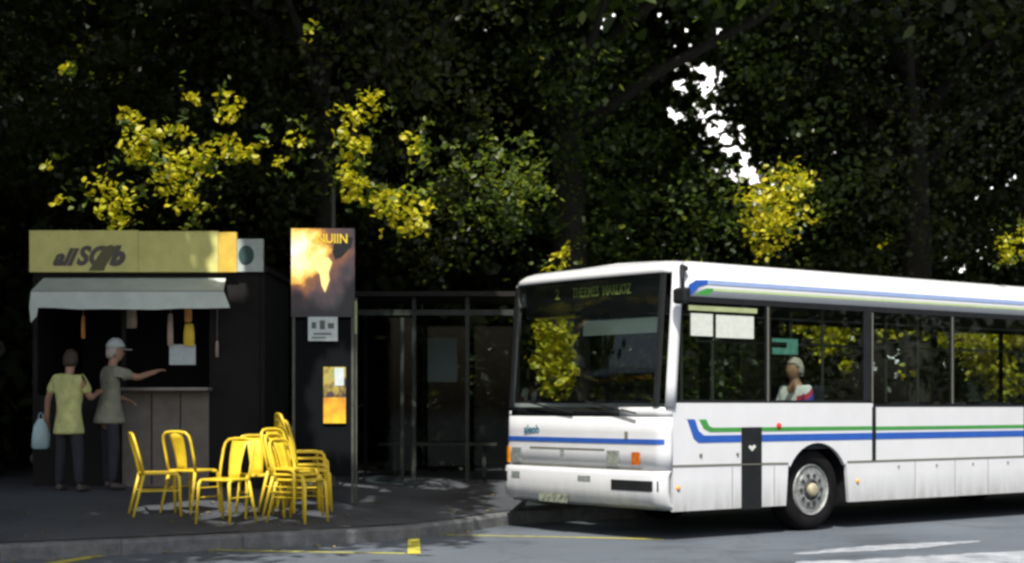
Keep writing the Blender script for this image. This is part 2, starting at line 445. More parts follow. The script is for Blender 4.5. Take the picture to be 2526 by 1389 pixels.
def rd(px, py):  # road point (metres) measured on the photo once: y = 1.38 * 3962 / (py - 1000)
    Y = 1.38 * 3962 / (py - 1000)
    return ((px - 1263) / 3962 * Y, Y)
strip('bay_line', rd(60, 1402), rd(352, 1354), 0.14, M['ypaint'], 0.004, 'slanting yellow line at the end of the bus bay')
strip('bay_line', rd(380, 1355), rd(1000, 1366), 0.10, M['ypaint_worn'], 0.004, 'worn thin yellow line leading to the bay mark')
strip('bay_line', rd(1021, 1368), rd(1021, 1319), 0.12, M['ypaint'], 0.008, 'short bold yellow bar across the bay line')
strip('bay_line', rd(1040, 1319), rd(1420, 1326), 0.08, M['ypaint_worn'], 0.004, 'worn yellow line running under the bus front')
strip('bay_line', rd(1420, 1326), rd(1638, 1331), 0.09, M['ypaint'], 0.004, 'yellow line end beside the bus corner')
# two pale patches on the near lane: ragged polygons mottled towards asphalt tone
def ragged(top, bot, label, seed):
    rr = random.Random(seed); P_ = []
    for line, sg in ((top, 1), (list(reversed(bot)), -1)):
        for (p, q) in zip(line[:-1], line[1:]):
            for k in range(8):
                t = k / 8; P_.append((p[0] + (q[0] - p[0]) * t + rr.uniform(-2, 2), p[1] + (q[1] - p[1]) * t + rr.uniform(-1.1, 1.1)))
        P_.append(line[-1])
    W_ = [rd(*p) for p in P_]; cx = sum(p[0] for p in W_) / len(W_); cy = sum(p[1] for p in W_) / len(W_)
    o = MB().add([(x - cx, y - cy, 0) for x, y in W_], [tuple(range(len(W_)))]).build('pale_patch', M['pale_mottle'])
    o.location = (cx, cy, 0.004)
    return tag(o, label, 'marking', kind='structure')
ragged([(1955, 1366), (2120, 1349), (2260, 1341), (2420, 1334)], [(1975, 1368), (2140, 1360), (2270, 1353), (2415, 1337)], 'thin tapering pale streak on the road', 1)
ragged([(1960, 1386), (2130, 1381), (2280, 1372), (2420, 1364), (2620, 1356)], [(1965, 1420), (2150, 1432), (2300, 1440), (2450, 1445), (2700, 1450)], 'broad mottled pale patch at the road edge', 2)
# fallen leaves lying on pavement and gutter
lf = MB(); rl = random.Random(9)
for k in range(70):
    x = rl.uniform(-6, 0.0); y = float(np.interp(x, [q[0] for q in KERB], [q[1] for q in KERB])) + rl.choice((rl.uniform(0.3, 2.6), -rl.uniform(0.05, 0.5)))
    z = ground_z(x, y) + 0.012; a_ = rl.uniform(0, 6.28); L_ = rl.uniform(0.03, 0.055); ca, sa = math.cos(a_) * L_, math.sin(a_) * L_
    lf.add([(x - ca, y - sa, z), (x + sa * .5, y - ca * .5, z + .008), (x + ca, y + sa, z + .002), (x - sa * .5, y + ca * .5, z + .01)], [(0, 1, 2, 3)])
tag(lf.build('fallen_leaves', mat('dry_leaf', (0.30, 0.24, 0.06), 0.8, noise=0.4, scale=3)), 'scattered dry leaves on pavement and gutter', 'leaves', kind='stuff')

# ------------------------------------------------------------------ bus
BUS_W = 2.63
bus = empty('city_bus', (1.529, 16.2, 0), R(38))
tag(bus, 'white city bus with blue and green stripes parked at the kerb', 'bus')
def side_fn(v): return lambda p, t: (p[0], v + t, p[1])
WH = 0.45; U1 = 2.32; U2 = 8.45
def arch(uc, r=0.52):
    pts = [(uc - 0.51, 0.30), (uc - 0.475, 0.74)]
    for k in range(13):
        a = math.pi - (math.pi * (0.17 + 0.66 * k / 12))
        pts.append((uc + r * math.cos(a), WH + r * math.sin(a)))
    pts += [(uc + 0.475, 0.74), (uc + 0.52, 0.30)]
    return pts
def side_outline():
    o = [(0.13, 0.30)] + arch(U1) + arch(U2) + [(11.9, 0.30), (11.9, 1.36), (3.25, 1.36), (3.25, 1.405), (0.13, 1.405)]
    return o
for v, nm in ((0.0, 'side_panel'), (BUS_W - 0.04, 'side_panel')):
    MB().prism(side_outline(), side_fn(v), 0.0, 0.04).build(nm, M['white'], bus)

# front path around the corners: list of (u, v)
def front_path(r=0.13, du=0.0, n=6, bow=0.05):
    p = [(r, 0.0)]
    for k in range(1, n + 1):
        a = math.pi / 2 * k / n
        p.append((r - r * math.sin(a), r - r * math.cos(a)))
    m = 14
    for k in range(1, m):
        p.append((0.0, r + (BUS_W - 2 * r) * k / m))
    for k in range(0, n + 1):
        a = math.pi / 2 * k / n
        p.append((r - r * math.cos(a), BUS_W - r + r * math.sin(a)))
    out = []
    for (u, v) in p:
        b = bow * (1 - ((v - BUS_W / 2) / (BUS_W / 2)) ** 2)
        out.append((u - b + du, v))
    return out
def front_loft(rows, name, m, solid=0.03, smooth=True):
    """rows: (z, du, r[, side inset])"""
    g = []
    for z, du, r, *ins in rows:
        k = 1 - 2 * (ins[0] if ins else 0) / BUS_W
        g.append([(u, BUS_W / 2 + (v - BUS_W / 2) * k, z) for (u, v) in front_path(r, du)])
    return MB().grid(g).build(name, m, bus, smooth=smooth, solid=solid)
front_loft([(0.72, 0.0, 0.13), (0.9, 0.0, 0.13), (1.1, 0.005, 0.13), (1.262, 0.01, 0.13)], 'front_panel', M['white'])
front_loft([(0.31, 0.10, 0.13), (0.345, 0.02, 0.13), (0.38, -0.03, 0.13), (0.50, -0.045, 0.13), (0.66, -0.045, 0.13),
            (0.70, -0.03, 0.13), (0.715, 0.0, 0.13)], 'bumper', M['white'])
# raised shoulders of the front panel at both sides of the windscreen
def front_patch(v0, v1, z0, z1, name, m, off=0.004, par=None, lean=0.0, n=8, thick=0.012):
    rows = []
    for z in (z0, z1):
        row = []
        for k in range(n + 1):
            v = v0 + (v1 - v0) * k / n
            b = 0.05 * (1 - ((v - BUS_W / 2) / (BUS_W / 2)) ** 2)
            r = 0.13
            e = 0
            vv = min(v, BUS_W - v)
            if vv < r: e = r - math.sqrt(max(0, r * r - (r - vv) ** 2))
            row.append((e - b - off + lean * (z - 1.26), v, z))
        rows.append(row)
    return MB().grid(rows).build(name, m, par or bus, solid=thick)
LEAN = 0.075
def lean_u(z): return 0.01 + LEAN * max(0, z - 1.26)
# windscreen, pillars and head panel
def front_band(z0, z1, test, name, m):
    rows = [[(u, v, z) for (u, v) in front_path(0.13, lean_u(z)) if test(v)] for z in (z0, (z0 + z1) / 2, z1)]
    return MB().grid(rows).build(name, m, bus, smooth=True, solid=0.03)
front_band(1.262, 1.362, lambda v: v < 0.645, 'scuttle_shoulder', M['white'])
front_band(1.262, 1.362, lambda v: 0.61 < v < 2.51, 'scuttle_panel', M['blackgloss'])
front_band(1.262, 1.318, lambda v: v > 2.49, 'scuttle_shoulder', M['white'])
front_band(1.318, 1.362, lambda v: v > 2.49, 'scuttle_panel', M['blackgloss'])
rows = []
for z in (1.362, 1.8, 2.2, 2.74):
    du = lean_u(z)
    rows.append([(u, v, z) for (u, v) in front_path(0.13, du) if 0.085 < v < BUS_W - 0.085])
MB().grid(rows).build('windscreen', M['wglass'], bus, smooth=True, solid=0.006)
for side in (0, 1):
    rows = []
    for z in (1.362, 1.6, 2.0, 2.4, 2.745):
        pth = front_path(0.13, lean_u(z))
        rows.append([(u, v, z) for (u, v) in (pth[:4] if side == 0 else pth[-4:])])
    MB().grid(rows).build('windscreen_pillar', M['white'], bus, smooth=True, solid=0.03)
front_loft([(2.74, lean_u(2.74), 0.13, 0.008), (2.79, lean_u(2.80) + 0.01, 0.14, 0.032), (2.835, lean_u(2.85) + 0.05, 0.16, 0.075), (2.865, lean_u(2.85) + 0.12, 0.18, 0.14), (2.885, lean_u(2.9) + 0.24, 0.22, 0.28), (2.90, lean_u(2.9) + 0.5, 0.30, 0.55)],
           'roof_front_dome', M['white'])
# black gasket down the near edge of the windscreen
front_patch(0.075, 0.15, 1.37, 2.72, 'windscreen_gasket', M['black'], 0.006, lean=LEAN, n=5)
front_patch(BUS_W - 0.15, BUS_W - 0.075, 1.37, 2.72, 'windscreen_gasket', M['black'], 0.006, lean=LEAN, n=5)
# front details
front_patch(0.03, 2.61, 0.985, 1.035, 'front_blue_stripe', M['blue'], 0.005, n=120)
front_patch(0.62, 0.80, 0.75, 0.91, 'headlight', M['lamp'], 0.02)
front_patch(2.27, 2.45, 0.75, 0.91, 'headlight', M['lamp'], 0.02)
front_patch(0.32, 0.43, 0.77, 0.90, 'indicator_lamp', M['amber_red'], 0.02)
front_patch(2.49, 2.62, 0.74, 0.92, 'indicator_lamp', M['amber'], 0.02)
front_patch(0.85, 2.12, 0.905, 0.925, 'grille_groove', M['seam'], 0.003, n=14)
front_patch(0.3, 2.45, 0.722, 0.732, 'bumper_joint', M['seam'], 0.004, n=20)
front_patch(1.50, 1.56, 0.79, 0.90, 'front_badge', M['lamp'], 0.015)
front_patch(0.05, 0.70, 0.505, 0.612, 'air_intake', M['black'], 0.05)
front_patch(2.50, 2.62, 0.53, 0.64, 'air_intake', M['black'], 0.05)
front_patch(1.02, 1.22, 0.58, 0.635, 'fog_lamp', M['lamp'], 0.05)
front_patch(2.25, 2.41, 0.575, 0.645, 'fog_lamp', M['lamp'], 0.05)
front_patch(1.40, 1.88, 0.335, 0.425, 'number_plate', M['plate'], 0.055)
front_patch(0.50, 0.54, 1.03, 1.11, 'washer_cap', M['seam'], 0.012)

# roof
def roof_row(u, inset=0.0, drop=0.0):
    pts = []
    r = 0.20
    prof = [(0.0, 2.50), (0.004, 2.70)]
    for k in range(0, 7):
        a = math.pi / 2 * k / 6
        prof.append((0.004 + r - r * math.cos(a), 2.70 + (r - 0.02) * math.sin(a)))
    prof.append((0.7, 2.915)); prof.append((BUS_W / 2, 2.935))
    full = prof + [(BUS_W - p[0], p[1]) for p in reversed(prof[:-1])]
    return [(u, v, z - drop) for v, z in full]
rows = [roof_row(u) for u in (0.13, 0.22, 0.4, 3, 6, 9, 11.7)] + [roof_row(11.9, drop=0.04)]
# front end of the side fascia follows the lean of the windscreen
rows[0] = [(0.13 + LEAN * (z - 1.36) + 0.9 * max(0, z - 2.70), v, z if z < 2.7 else 2.70 + (z - 2.70) * 0.84) for (u, v, z) in rows[0]]
rows = [rows[0]] + [roof_row(0.55)] + rows[3:]
MB().grid(rows).build('roof', M['white'], bus, smooth=True, solid=0.03)
# upper stripes, side
def side_poly(pts, name, m, off=0.004, par=None, th=0.003):
    return MB().prism(pts, lambda p, t: (p[0], -off + t, p[1]), 0, th).build(name, m, par or bus)
side_poly([(0.30, 2.515), (0.40, 2.515), (0.50, 2.60), (0.62, 2.63), (0.62, 2.675), (0.45, 2.665), (0.36, 2.62)], 'upper_blue_stripe', M['blue'], 0.0042)
side_poly([(0.622, 2.63), (11.8, 2.63), (11.8, 2.675), (0.622, 2.675)], 'upper_blue_stripe', M['blue_pale'], 0.0042)
side_poly([(0.45, 2.515), (0.62, 2.515), (0.70, 2.565), (0.70, 2.59), (0.60, 2.587), (0.53, 2.56)], 'upper_green_stripe', M['green'], 0.0042)
side_poly([(0.702, 2.565), (11.8, 2.565), (11.8, 2.59), (0.702, 2.59)], 'upper_green_stripe', M['green_pale'], 0.0042)
# lower stripes
side_poly([(0.33, 1.235), (0.44, 1.235), (0.49, 1.12), (0.57, 1.07), (1.115, 1.07), (1.115, 0.995), (0.49, 0.995), (0.42, 1.04)], 'lower_blue_stripe', M['blue'])
side_poly([(1.425, 0.995), (3.235, 0.995), (3.235, 1.07), (1.425, 1.07)], 'lower_blue_stripe', M['blue'])
side_poly([(3.29, 0.995), (11.8, 0.995), (11.8, 1.07), (3.29, 1.07)], 'lower_blue_stripe', M['blue'])
side_poly([(0.50, 1.235), (0.60, 1.235), (0.645, 1.165), (0.70, 1.15), (3.235, 1.145), (3.235, 1.105), (0.66, 1.105), (0.565, 1.14)], 'lower_green_stripe', M['green'])
side_poly([(3.29, 1.10), (11.8, 1.10), (11.8, 1.14), (3.29, 1.14)], 'lower_green_stripe', M['green'])
side_poly([(0.30, 1.24), (0.42, 1.24), (0.39, 1.34), (0.28, 1.34)], 'faded_blue_tip', M['white'], 0.003)
disc_q = []
# black side flap, trims and lamps
blk = side_poly([(1.12, 0.285), (1.42, 0.285), (1.42, 1.15), (1.12, 1.15)], 'filler_flap', M['black'], 0.012, th=0.011)
side_poly([(1.215, 0.94), (1.27, 0.895), (1.33, 0.945), (1.30, 0.965), (1.27, 0.945), (1.24, 0.96)], 'white_arrow_mark', M['paper'], 0.015, par=blk)
side_poly([(1.12, 0.755), (1.42, 0.752), (1.42, 0.762), (1.12, 0.765)], 'flap_joint', M['seam'], 0.015, par=blk)
side_poly([(0.13, 0.755), (1.11, 0.75), (1.11, 0.77), (0.13, 0.775)], 'panel_joint', M['seam'], 0.006, th=0.005)
side_poly([(1.43, 0.75), (U1 - 0.48, 0.745), (U1 - 0.48, 0.765), (1.43, 0.77)], 'panel_joint', M['seam'], 0.006, th=0.005)
side_poly([(U1 + 0.49, 0.74), (U2 - 0.49, 0.735), (U2 - 0.49, 0.755), (U1 + 0.49, 0.76)], 'panel_joint', M['seam'], 0.006, th=0.005)
side_poly([(3.235, 0.76), (3.29, 0.76), (3.29, 1.36), (3.235, 1.36)], 'vertical_trim', M['black'], 0.012, th=0.011)
for u in (0.98, 1.62, 4.0, 4.75, 5.4):
    side_poly([(u, 0.305), (u + 0.006, 0.305), (u + 0.006, 0.735), (u, 0.735)], 'skirt_joint', M['seam'], 0.0035, th=0.003)
for u in (3.7, 4.4, 5.1, 5.8): disc_q.append((u, 0.68))
side_poly([(6.14, 0.76), (6.17, 0.76), (6.17, 1.36), (6.14, 1.36)], 'vertical_trim', M['black'], 0.012, th=0.011)
def disc(u, z, r, name, m):
    MB().lathe([(r, 0), (r * 0.9, 0.012), (r * 0.4, 0.018)], lambda x, y, h: (u + x, -0.002 - h, z + y), 14).build(name, m, bus, smooth=True)
disc(1.69, 1.16, 0.035, 'red_side_lamp', M['redlens'])
disc(0.20, 0.54, 0.025, 'amber_marker', M['amber'])
disc(2.98, 0.53, 0.025, 'amber_marker', M['amber'])
for (u_, z_) in disc_q: disc(u_, z_, 0.012, 'skirt_latch', M['seam'])
disc(0.52, 0.87, 0.02, 'lock_cap', M['seam']); disc(1.06, 0.87, 0.018, 'lock_cap', M['seam'])

# side windows: gasket frames, pillars, glass
def window_side(v, sgn):
    th = 0.03
    def box(u0, u1, z0, z1, name, m, off=0.0, t=th):
        a = v + sgn * off; b = v + sgn * (off + t)
        MB().box(u0, u1, min(a, b), max(a, b), z0, z1).build(name, m, bus)
    box(0.135, 11.85, 2.44, 2.50, 'window_head', M['black'], 0.003)
    box(0.13, 0.20, 1.41, 2.44, 'window_pillar', M['black'], 0.003)
    for u0, u1 in ((1.50, 1.57), (3.10, 3.25), (4.68, 4.75), (6.2, 6.27), (7.75, 7.85), (9.35, 9.42), (11.6, 11.85)):
        box(u0, u1, 1.41 if u1 < 3.3 else 1.375, 2.44, 'window_pillar', M['black'], 0.003)
    box(0.20, 3.25, 1.405, 1.435, 'window_sill', M['black'], 0.003)
    box(3.25, 11.85, 1.36, 1.39, 'window_sill', M['black'], 0.003)
    us = [0.20, 1.50, 1.57, 3.10, 3.25, 4.68, 4.75, 6.2, 6.27, 7.75, 7.85, 9.35, 9.42, 11.6]
    for k in range(0, len(us), 2):
        zb = 1.435 if us[k] < 3.2 else 1.39
        box(us[k], us[k + 1], zb, 2.44, 'window_pane', M['glass'], 0.012, 0.006)
window_side(0.0, 1)
window_side(BUS_W, -1)
# bright corner post beside the cab window (rubber-edged)
MB().box(1.52, 1.535, -0.004, 0.002, 1.42, 2.43).build('pillar_trim', M['seam'], bus)
MB().box(3.235, 3.25, -0.004, 0.002, 1.42, 2.43).build('pillar_trim', M['seam'], bus)
MB().box(4.70, 4.715, -0.004, 0.002, 1.40, 2.43).build('pillar_trim', M['seam'], bus)
# cab window opener: rail and two pale blinds
MB().box(0.36, 1.36, 0.0, 0.012, 2.355, 2.405).build('opener_rail', M['railgreen'], bus)  # pale green tint carries the reflection on the rail
MB().box(0.39, 0.70, 0.001, 0.011, 2.095, 2.325).build('window_blind', M['paper'], bus)
MB().box(0.755, 1.31, 0.001, 0.011, 2.085, 2.32).build('window_blind', M['paper'], bus)
# interior
MB().box(0.15, 11.85, 0.52, BUS_W - 0.52, 0.34, 0.38).build('floor', M['dark_int'], bus)
MB().box(0.3, 11.85, 0.06, BUS_W - 0.06, 2.52, 2.55).build('ceiling', M['dark_int'], bus)
MB().box(0.02, 0.45, 0.16, BUS_W - 0.16, 1.0, 1.22).build('dashboard', M['dark_int'], bus, bevel=0.04)
MB().box(0.16, 0.50, 0.2, BUS_W - 0.2, 2.36, 2.74).build('destination_box', M['blackgloss'], bus)
MB().box(0.13, 0.15, 0.17, 1.40, 2.13, 2.29).build('sun_visor', M['greyint'], bus)
MB().box(11.82, 11.9, 0.02, BUS_W - 0.02, 0.35, 2.85).build('rear_panel', M['white'], bus)
MB().box(11.9, 11.92, 0.25, BUS_W - 0.25, 1.5, 2.5).build('rear_window', M['blackgloss'], bus)
MB().box(1.45, 1.50, 0.1, 1.1, 0.38, 1.35).build('cab_partition', M['dark_int'], bus)
def bus_seat(u, v, name='passenger_seat'):
    s = MB(); s.box(u, u + 0.42, v, v + 0.42, 0.72, 0.82); s.box(u + 0.36, u + 0.44, v, v + 0.42, 0.82, 1.42)
    s.box(u + 0.15, u + 0.25, v + 0.15, v + 0.25, 0.38, 0.72)
    return s.build(name, M['seatcloth'], bus, bevel=0.03)
bus_seat(0.85, 0.35, 'driver_seat')
MB().box(2.0, 2.75, 0.06, 0.98, 0.9, 1.0).build('seat_podium', M['dark_int'], bus)
for u in (2.9, 3.8, 4.7, 5.6, 6.5, 7.4):
    for v in (0.1, 0.54): bus_seat(u, v)
    if u > 3.5 and not 4.3 < u < 5.8:
        for v in (1.6, 2.04): bus_seat(u, v)
for u in (1.75, 3.6, 5.4):
    for v in (1.05, 1.55):
        MB().tube([(u, v, 0.38), (u, v, 2.52)], 0.017).build('grab_pole', M['polemetal'], bus)
MB().tube([(1.5, 1.05, 2.1), (9, 1.05, 2.1)], 0.015).build('hand_rail', M['polemetal'], bus)
for v in (0.1, 0.54): MB().box(2.48, 2.56, v, v + 0.42, 1.0, 1.60).build('seat_back', M['seatcloth'], bus, bevel=0.03)
sg = MB(); sg.box(1.62, 2.02, 0.02, 0.028, 1.93, 2.0); sg.box(1.85, 2.02, 0.02, 0.028, 2.0, 2.10); sg.box(1.62, 1.86, 0.0205, 0.0275, 2.06, 2.10)
sg.build('teal_window_notice', M['teal'], bus)
# wheel wells and wheels
def wheel(u, v, out):
    ctr = lambda x, y, h: (u + x, v + out * h, WH + y)
    w = empty('wheel'); w.parent = bus
    MB().lathe([(0.29, -0.26), (0.42, -0.27), (0.445, -0.22), (0.45, -0.14), (0.445, -0.04), (0.42, 0.0), (0.31, 0.0), (0.285, -0.03), (0.285, -0.26)], ctr, 36).build('tyre', M['tyre'], w, smooth=True)
    rim = MB().lathe([(0.285, -0.02), (0.275, 0.0), (0.262, -0.01), (0.25, -0.05), (0.225, -0.07), (0.20, -0.012), (0.12, -0.004), (0.11, -0.05)], ctr, 36).build('rim', M['rim'], w, smooth=False)
    MB().lathe([(0.108, -0.06), (0.108, 0.0), (0.098, 0.012), (0.088, -0.03)], ctr, 24).build('hub_recess', M['rimdark'], rim)
    MB().lathe([(0.078, -0.04), (0.075, 0.03), (0.055, 0.05), (0.02, 0.055)], ctr, 20).build('hub_cap', M['hubc'], rim, smooth=True)
    for k in range(10):
        a = 2 * math.pi * k / 10
        cx, cy = 0.160 * math.cos(a), 0.160 * math.sin(a)
        MB().lathe([(0.026, -0.012), (0.022, 0.006)], lambda x, y, h: ctr(cx + x, cy + y, h), 8).build('vent_hole', M['rimdark'], rim)
for u in (U1, U2):
    wheel(u, 0.09, -1)
    wheel(u, BUS_W - 0.06, 1)
    MB().box(u - 0.55, u + 0.55, 0.05, 0.6, 1.0, 1.02).build('wheel_well', M['black'], bus)
    MB().box(u - 0.55, u + 0.55, 0.45, 0.5, 0.3, 1.0).build('wheel_well', M['black'], bus)
    MB().box(u - 0.55, u - 0.53, 0.045, 0.5, 0.3, 1.0).build('wheel_well', M['black'], bus)
    MB().box(u + 0.53, u + 0.55, 0.045, 0.5, 0.3, 1.0).build('wheel_well', M['black'], bus)
# mirrors
mi = MB(); mi.tube([(0.30, -0.01, 2.775), (0.20, -0.06, 2.785), (0.12, -0.14, 2.76), (0.09, -0.18, 2.66), (0.085, -0.19, 2.55)], [0.03, 0.028, 0.022, 0.02, 0.018])
mir = mi.build('mirror_arm', M['black'], bus, smooth=True)
MB().box(0.03, 0.13, -0.27, -0.09, 2.40, 2.56).build('mirror_housing', M['black'], mir, bevel=0.03)
# wipers
for v0, v1 in ((0.35, 1.15), (1.35, 2.15)):
    w = MB(); w.tube([(-0.06 + 0.0, v0, 1.30), (-0.065, (v0 + v1) / 2, 1.36), (-0.05, v1, 1.42)], 0.01, 6)
    w.build('wiper', M['black'], bus)

# lettering
def text(name, body, size, m, parent, mtx, shear=0.0, bold=0.0, depth=0.002, sx=1.0):
    cu = bpy.data.curves.new(name, 'FONT'); cu.body = body; cu.size = size; cu.shear = shear; cu.offset = bold
    cu.extrude = depth; cu.align_x = 'CENTER'; cu.align_y = 'CENTER'; cu.resolution_u = 3
    to = bpy.data.objects.new(name, cu); COL.objects.link(to)
    dg = bpy.context.evaluated_depsgraph_get()
    me = bpy.data.meshes.new_from_object(to.evaluated_get(dg))
    bpy.data.objects.remove(to)
    me.materials.clear(); me.materials.append(m)
    o = bpy.data.objects.new(name, me); COL.objects.link(o)
    if parent: o.parent = parent
    o.matrix_local = mtx @ Matrix.Diagonal((sx, 1, 1, 1))
    return o
# on the bus front a reader looks along +u: text right = -v
FRONT = Matrix(((0, 0, -1, 0), (-1, 0, 0, 0), (0, 1, 0, 0), (0, 0, 0, 1)))
text('destination_text', 'THERMES  MARLIOZ', 0.155, M['destled'], bus, Matrix.Translation((0.152, 1.13, 2.60)) @ FRONT, bold=0.001, sx=0.68)
text('route_number', '2', 0.17, M['destled'], bus, Matrix.Translation((0.152, 1.86, 2.60)) @ FRONT)
text('logo_text', 'aleob', 0.125, M['logo'], bus, Matrix.Translation((-0.035, 2.085, 1.115)) @ FRONT, bold=0.003)

# ------------------------------------------------------------------ people
def skin_body(name, joints, edges, mats, parent, sub=2):
    """joints {key:(xyz, r)}"""
    keys = list(joints)
    me = bpy.data.meshes.new(name)
    me.from_pydata([joints[k][0] for k in keys], [(keys.index(a), keys.index(b)) for a, b in edges], [])
    ob = bpy.data.objects.new(name, me); COL.objects.link(ob)
    mod = ob.modifiers.new('skin', 'SKIN'); mod.use_smooth_shade = True
    for i, k in enumerate(keys):
        r = joints[k][1]
        sv = me.skin_vertices[0].data[i]
        sv.radius = r if isinstance(r, tuple) else (r, r)
        sv.use_root = (i == 0)
    s = ob.modifiers.new('sub', 'SUBSURF'); s.levels = sub; s.render_levels = sub
    dg = bpy.context.evaluated_depsgraph_get()
    m2 = bpy.data.meshes.new_from_object(ob.evaluated_get(dg))
    bpy.data.objects.remove(ob)
    m2.materials.clear(); m2.materials.append(mats)
    m2.shade_smooth()
    o = bpy.data.objects.new(name, m2); COL.objects.link(o)
    if parent: o.parent = parent
    return o

def head_mesh(c, r, yaw, parent, m):
    """ovoid with nose, brow, chin and ears; faces +x before yaw"""
    bm = bmesh.new()
    bmesh.ops.create_uvsphere(bm, u_segments=20, v_segments=14, radius=1)
    for v in bm.verts:
        x, y, z = v.co
        w = 0.78 - 0.13 * max(0, -z)
        nx = x * (0.92 - 0.10 * max(0, -z)); ny = y * w; nz = z * 1.18
        if x > 0.75 and -0.35 < z < 0.15 and abs(y) < 0.25: nx += 0.16 * (1 - abs(z + 0.15) / 0.35)
        if x > 0.6 and -0.95 < z < -0.6: nx += 0.08
        if x > 0.7 and 0.1 < z < 0.3 and abs(y) > 0.15: nx -= 0.05
        if abs(y) > 0.9 and abs(z) < 0.25 and -0.2 < x < 0.25: ny *= 1.12
        v.co = Vector((nx, ny, nz)) * r
    bmesh.ops.rotate(bm, verts=bm.verts, cent=(0, 0, 0), matrix=Matrix.Rotation(yaw, 3, 'Z'))
    bmesh.ops.translate(bm, verts=bm.verts, vec=c)
    me = bpy.data.meshes.new('head'); bm.to_mesh(me); bm.free(); me.shade_smooth()
    me.materials.append(m)
    o = bpy.data.objects.new('head', me); COL.objects.link(o); o.parent = parent
    return o

def hair_mesh(c, r, yaw, parent, m, name='hair', cap=False):
    bm = bmesh.new()
    bmesh.ops.create_uvsphere(bm, u_segments=18, v_segments=12, radius=1)
    dele = []
    for v in bm.verts:
        x, y, z = v.co
        if cap:
            if z < 0.12: dele.append(v)
        elif z < 0.35 * x + (-0.45 if x < 0.25 else 0.12): dele.append(v)
        k = 1.08 + 0.05 * math.sin(9 * x + 7 * y + 5 * z)
        v.co = Vector((x * 0.94 * k, y * 0.82 * k, z * 1.20 * k)) * r
    bmesh.ops.delete(bm, geom=dele, context='VERTS')
    if cap:
        vs = [bm.verts.new(p) for p in ((0.7 * r, -0.6 * r, 0.17 * r), (1.65 * r, -0.45 * r, 0.12 * r), (1.65 * r, 0.45 * r, 0.12 * r), (0.7 * r, 0.6 * r, 0.17 * r))]
        bm.faces.new(vs)
    bmesh.ops.rotate(bm, verts=bm.verts, cent=(0, 0, 0), matrix=Matrix.Rotation(yaw, 3, 'Z'))
    bmesh.ops.translate(bm, verts=bm.verts, vec=c)
    me = bpy.data.meshes.new(name); bm.to_mesh(me); bm.free(); me.shade_smooth(); me.materials.append(m)
    o = bpy.data.objects.new(name, me); COL.objects.link(o); o.parent = parent
    md = o.modifiers.new('t', 'SOLIDIFY'); md.thickness = 0.008
    return o

def hand_joints(J, E, pre, wrist, elbow, side):
    """palm plus five bent fingers along the forearm direction"""
    w = Vector(wrist); d = (w - Vector(elbow)).normalized()
    s = d.cross(Vector((0, 0, 1)))
    if s.length < 0.2: s = Vector((0, 1, 0)) * side
    s.normalize(); n = s.cross(d).normalized()
    p = w + d * 0.085
    J[pre + 'palm'] = (tuple(p), (0.036, 0.018)); E.append((pre + 'wr', pre + 'palm'))
    for i, (o, L) in enumerate(((-0.030, 0.06), (-0.010, 0.075), (0.010, 0.07), (0.030, 0.055))):
        a = p + s * o + d * 0.02; b = a + d * L * 0.55 - n * 0.008; c = b + d * L * 0.4 - n * 0.022
        J[f'{pre}f{i}a'] = (tuple(a), 0.010); J[f'{pre}f{i}b'] = (tuple(b), 0.009); J[f'{pre}f{i}c'] = (tuple(c), 0.008)
        E += [(pre + 'palm', f'{pre}f{i}a'), (f'{pre}f{i}a', f'{pre}f{i}b'), (f'{pre}f{i}b', f'{pre}f{i}c')]
    a = w + d * 0.03 - s * 0.035 * side; b = a + d * 0.035 - s * 0.02 * side
    J[pre + 't0'] = (tuple(a), 0.011); J[pre + 't1'] = (tuple(b), 0.010)
    E += [(pre + 'wr', pre + 't0'), (pre + 't0', pre + 't1')]

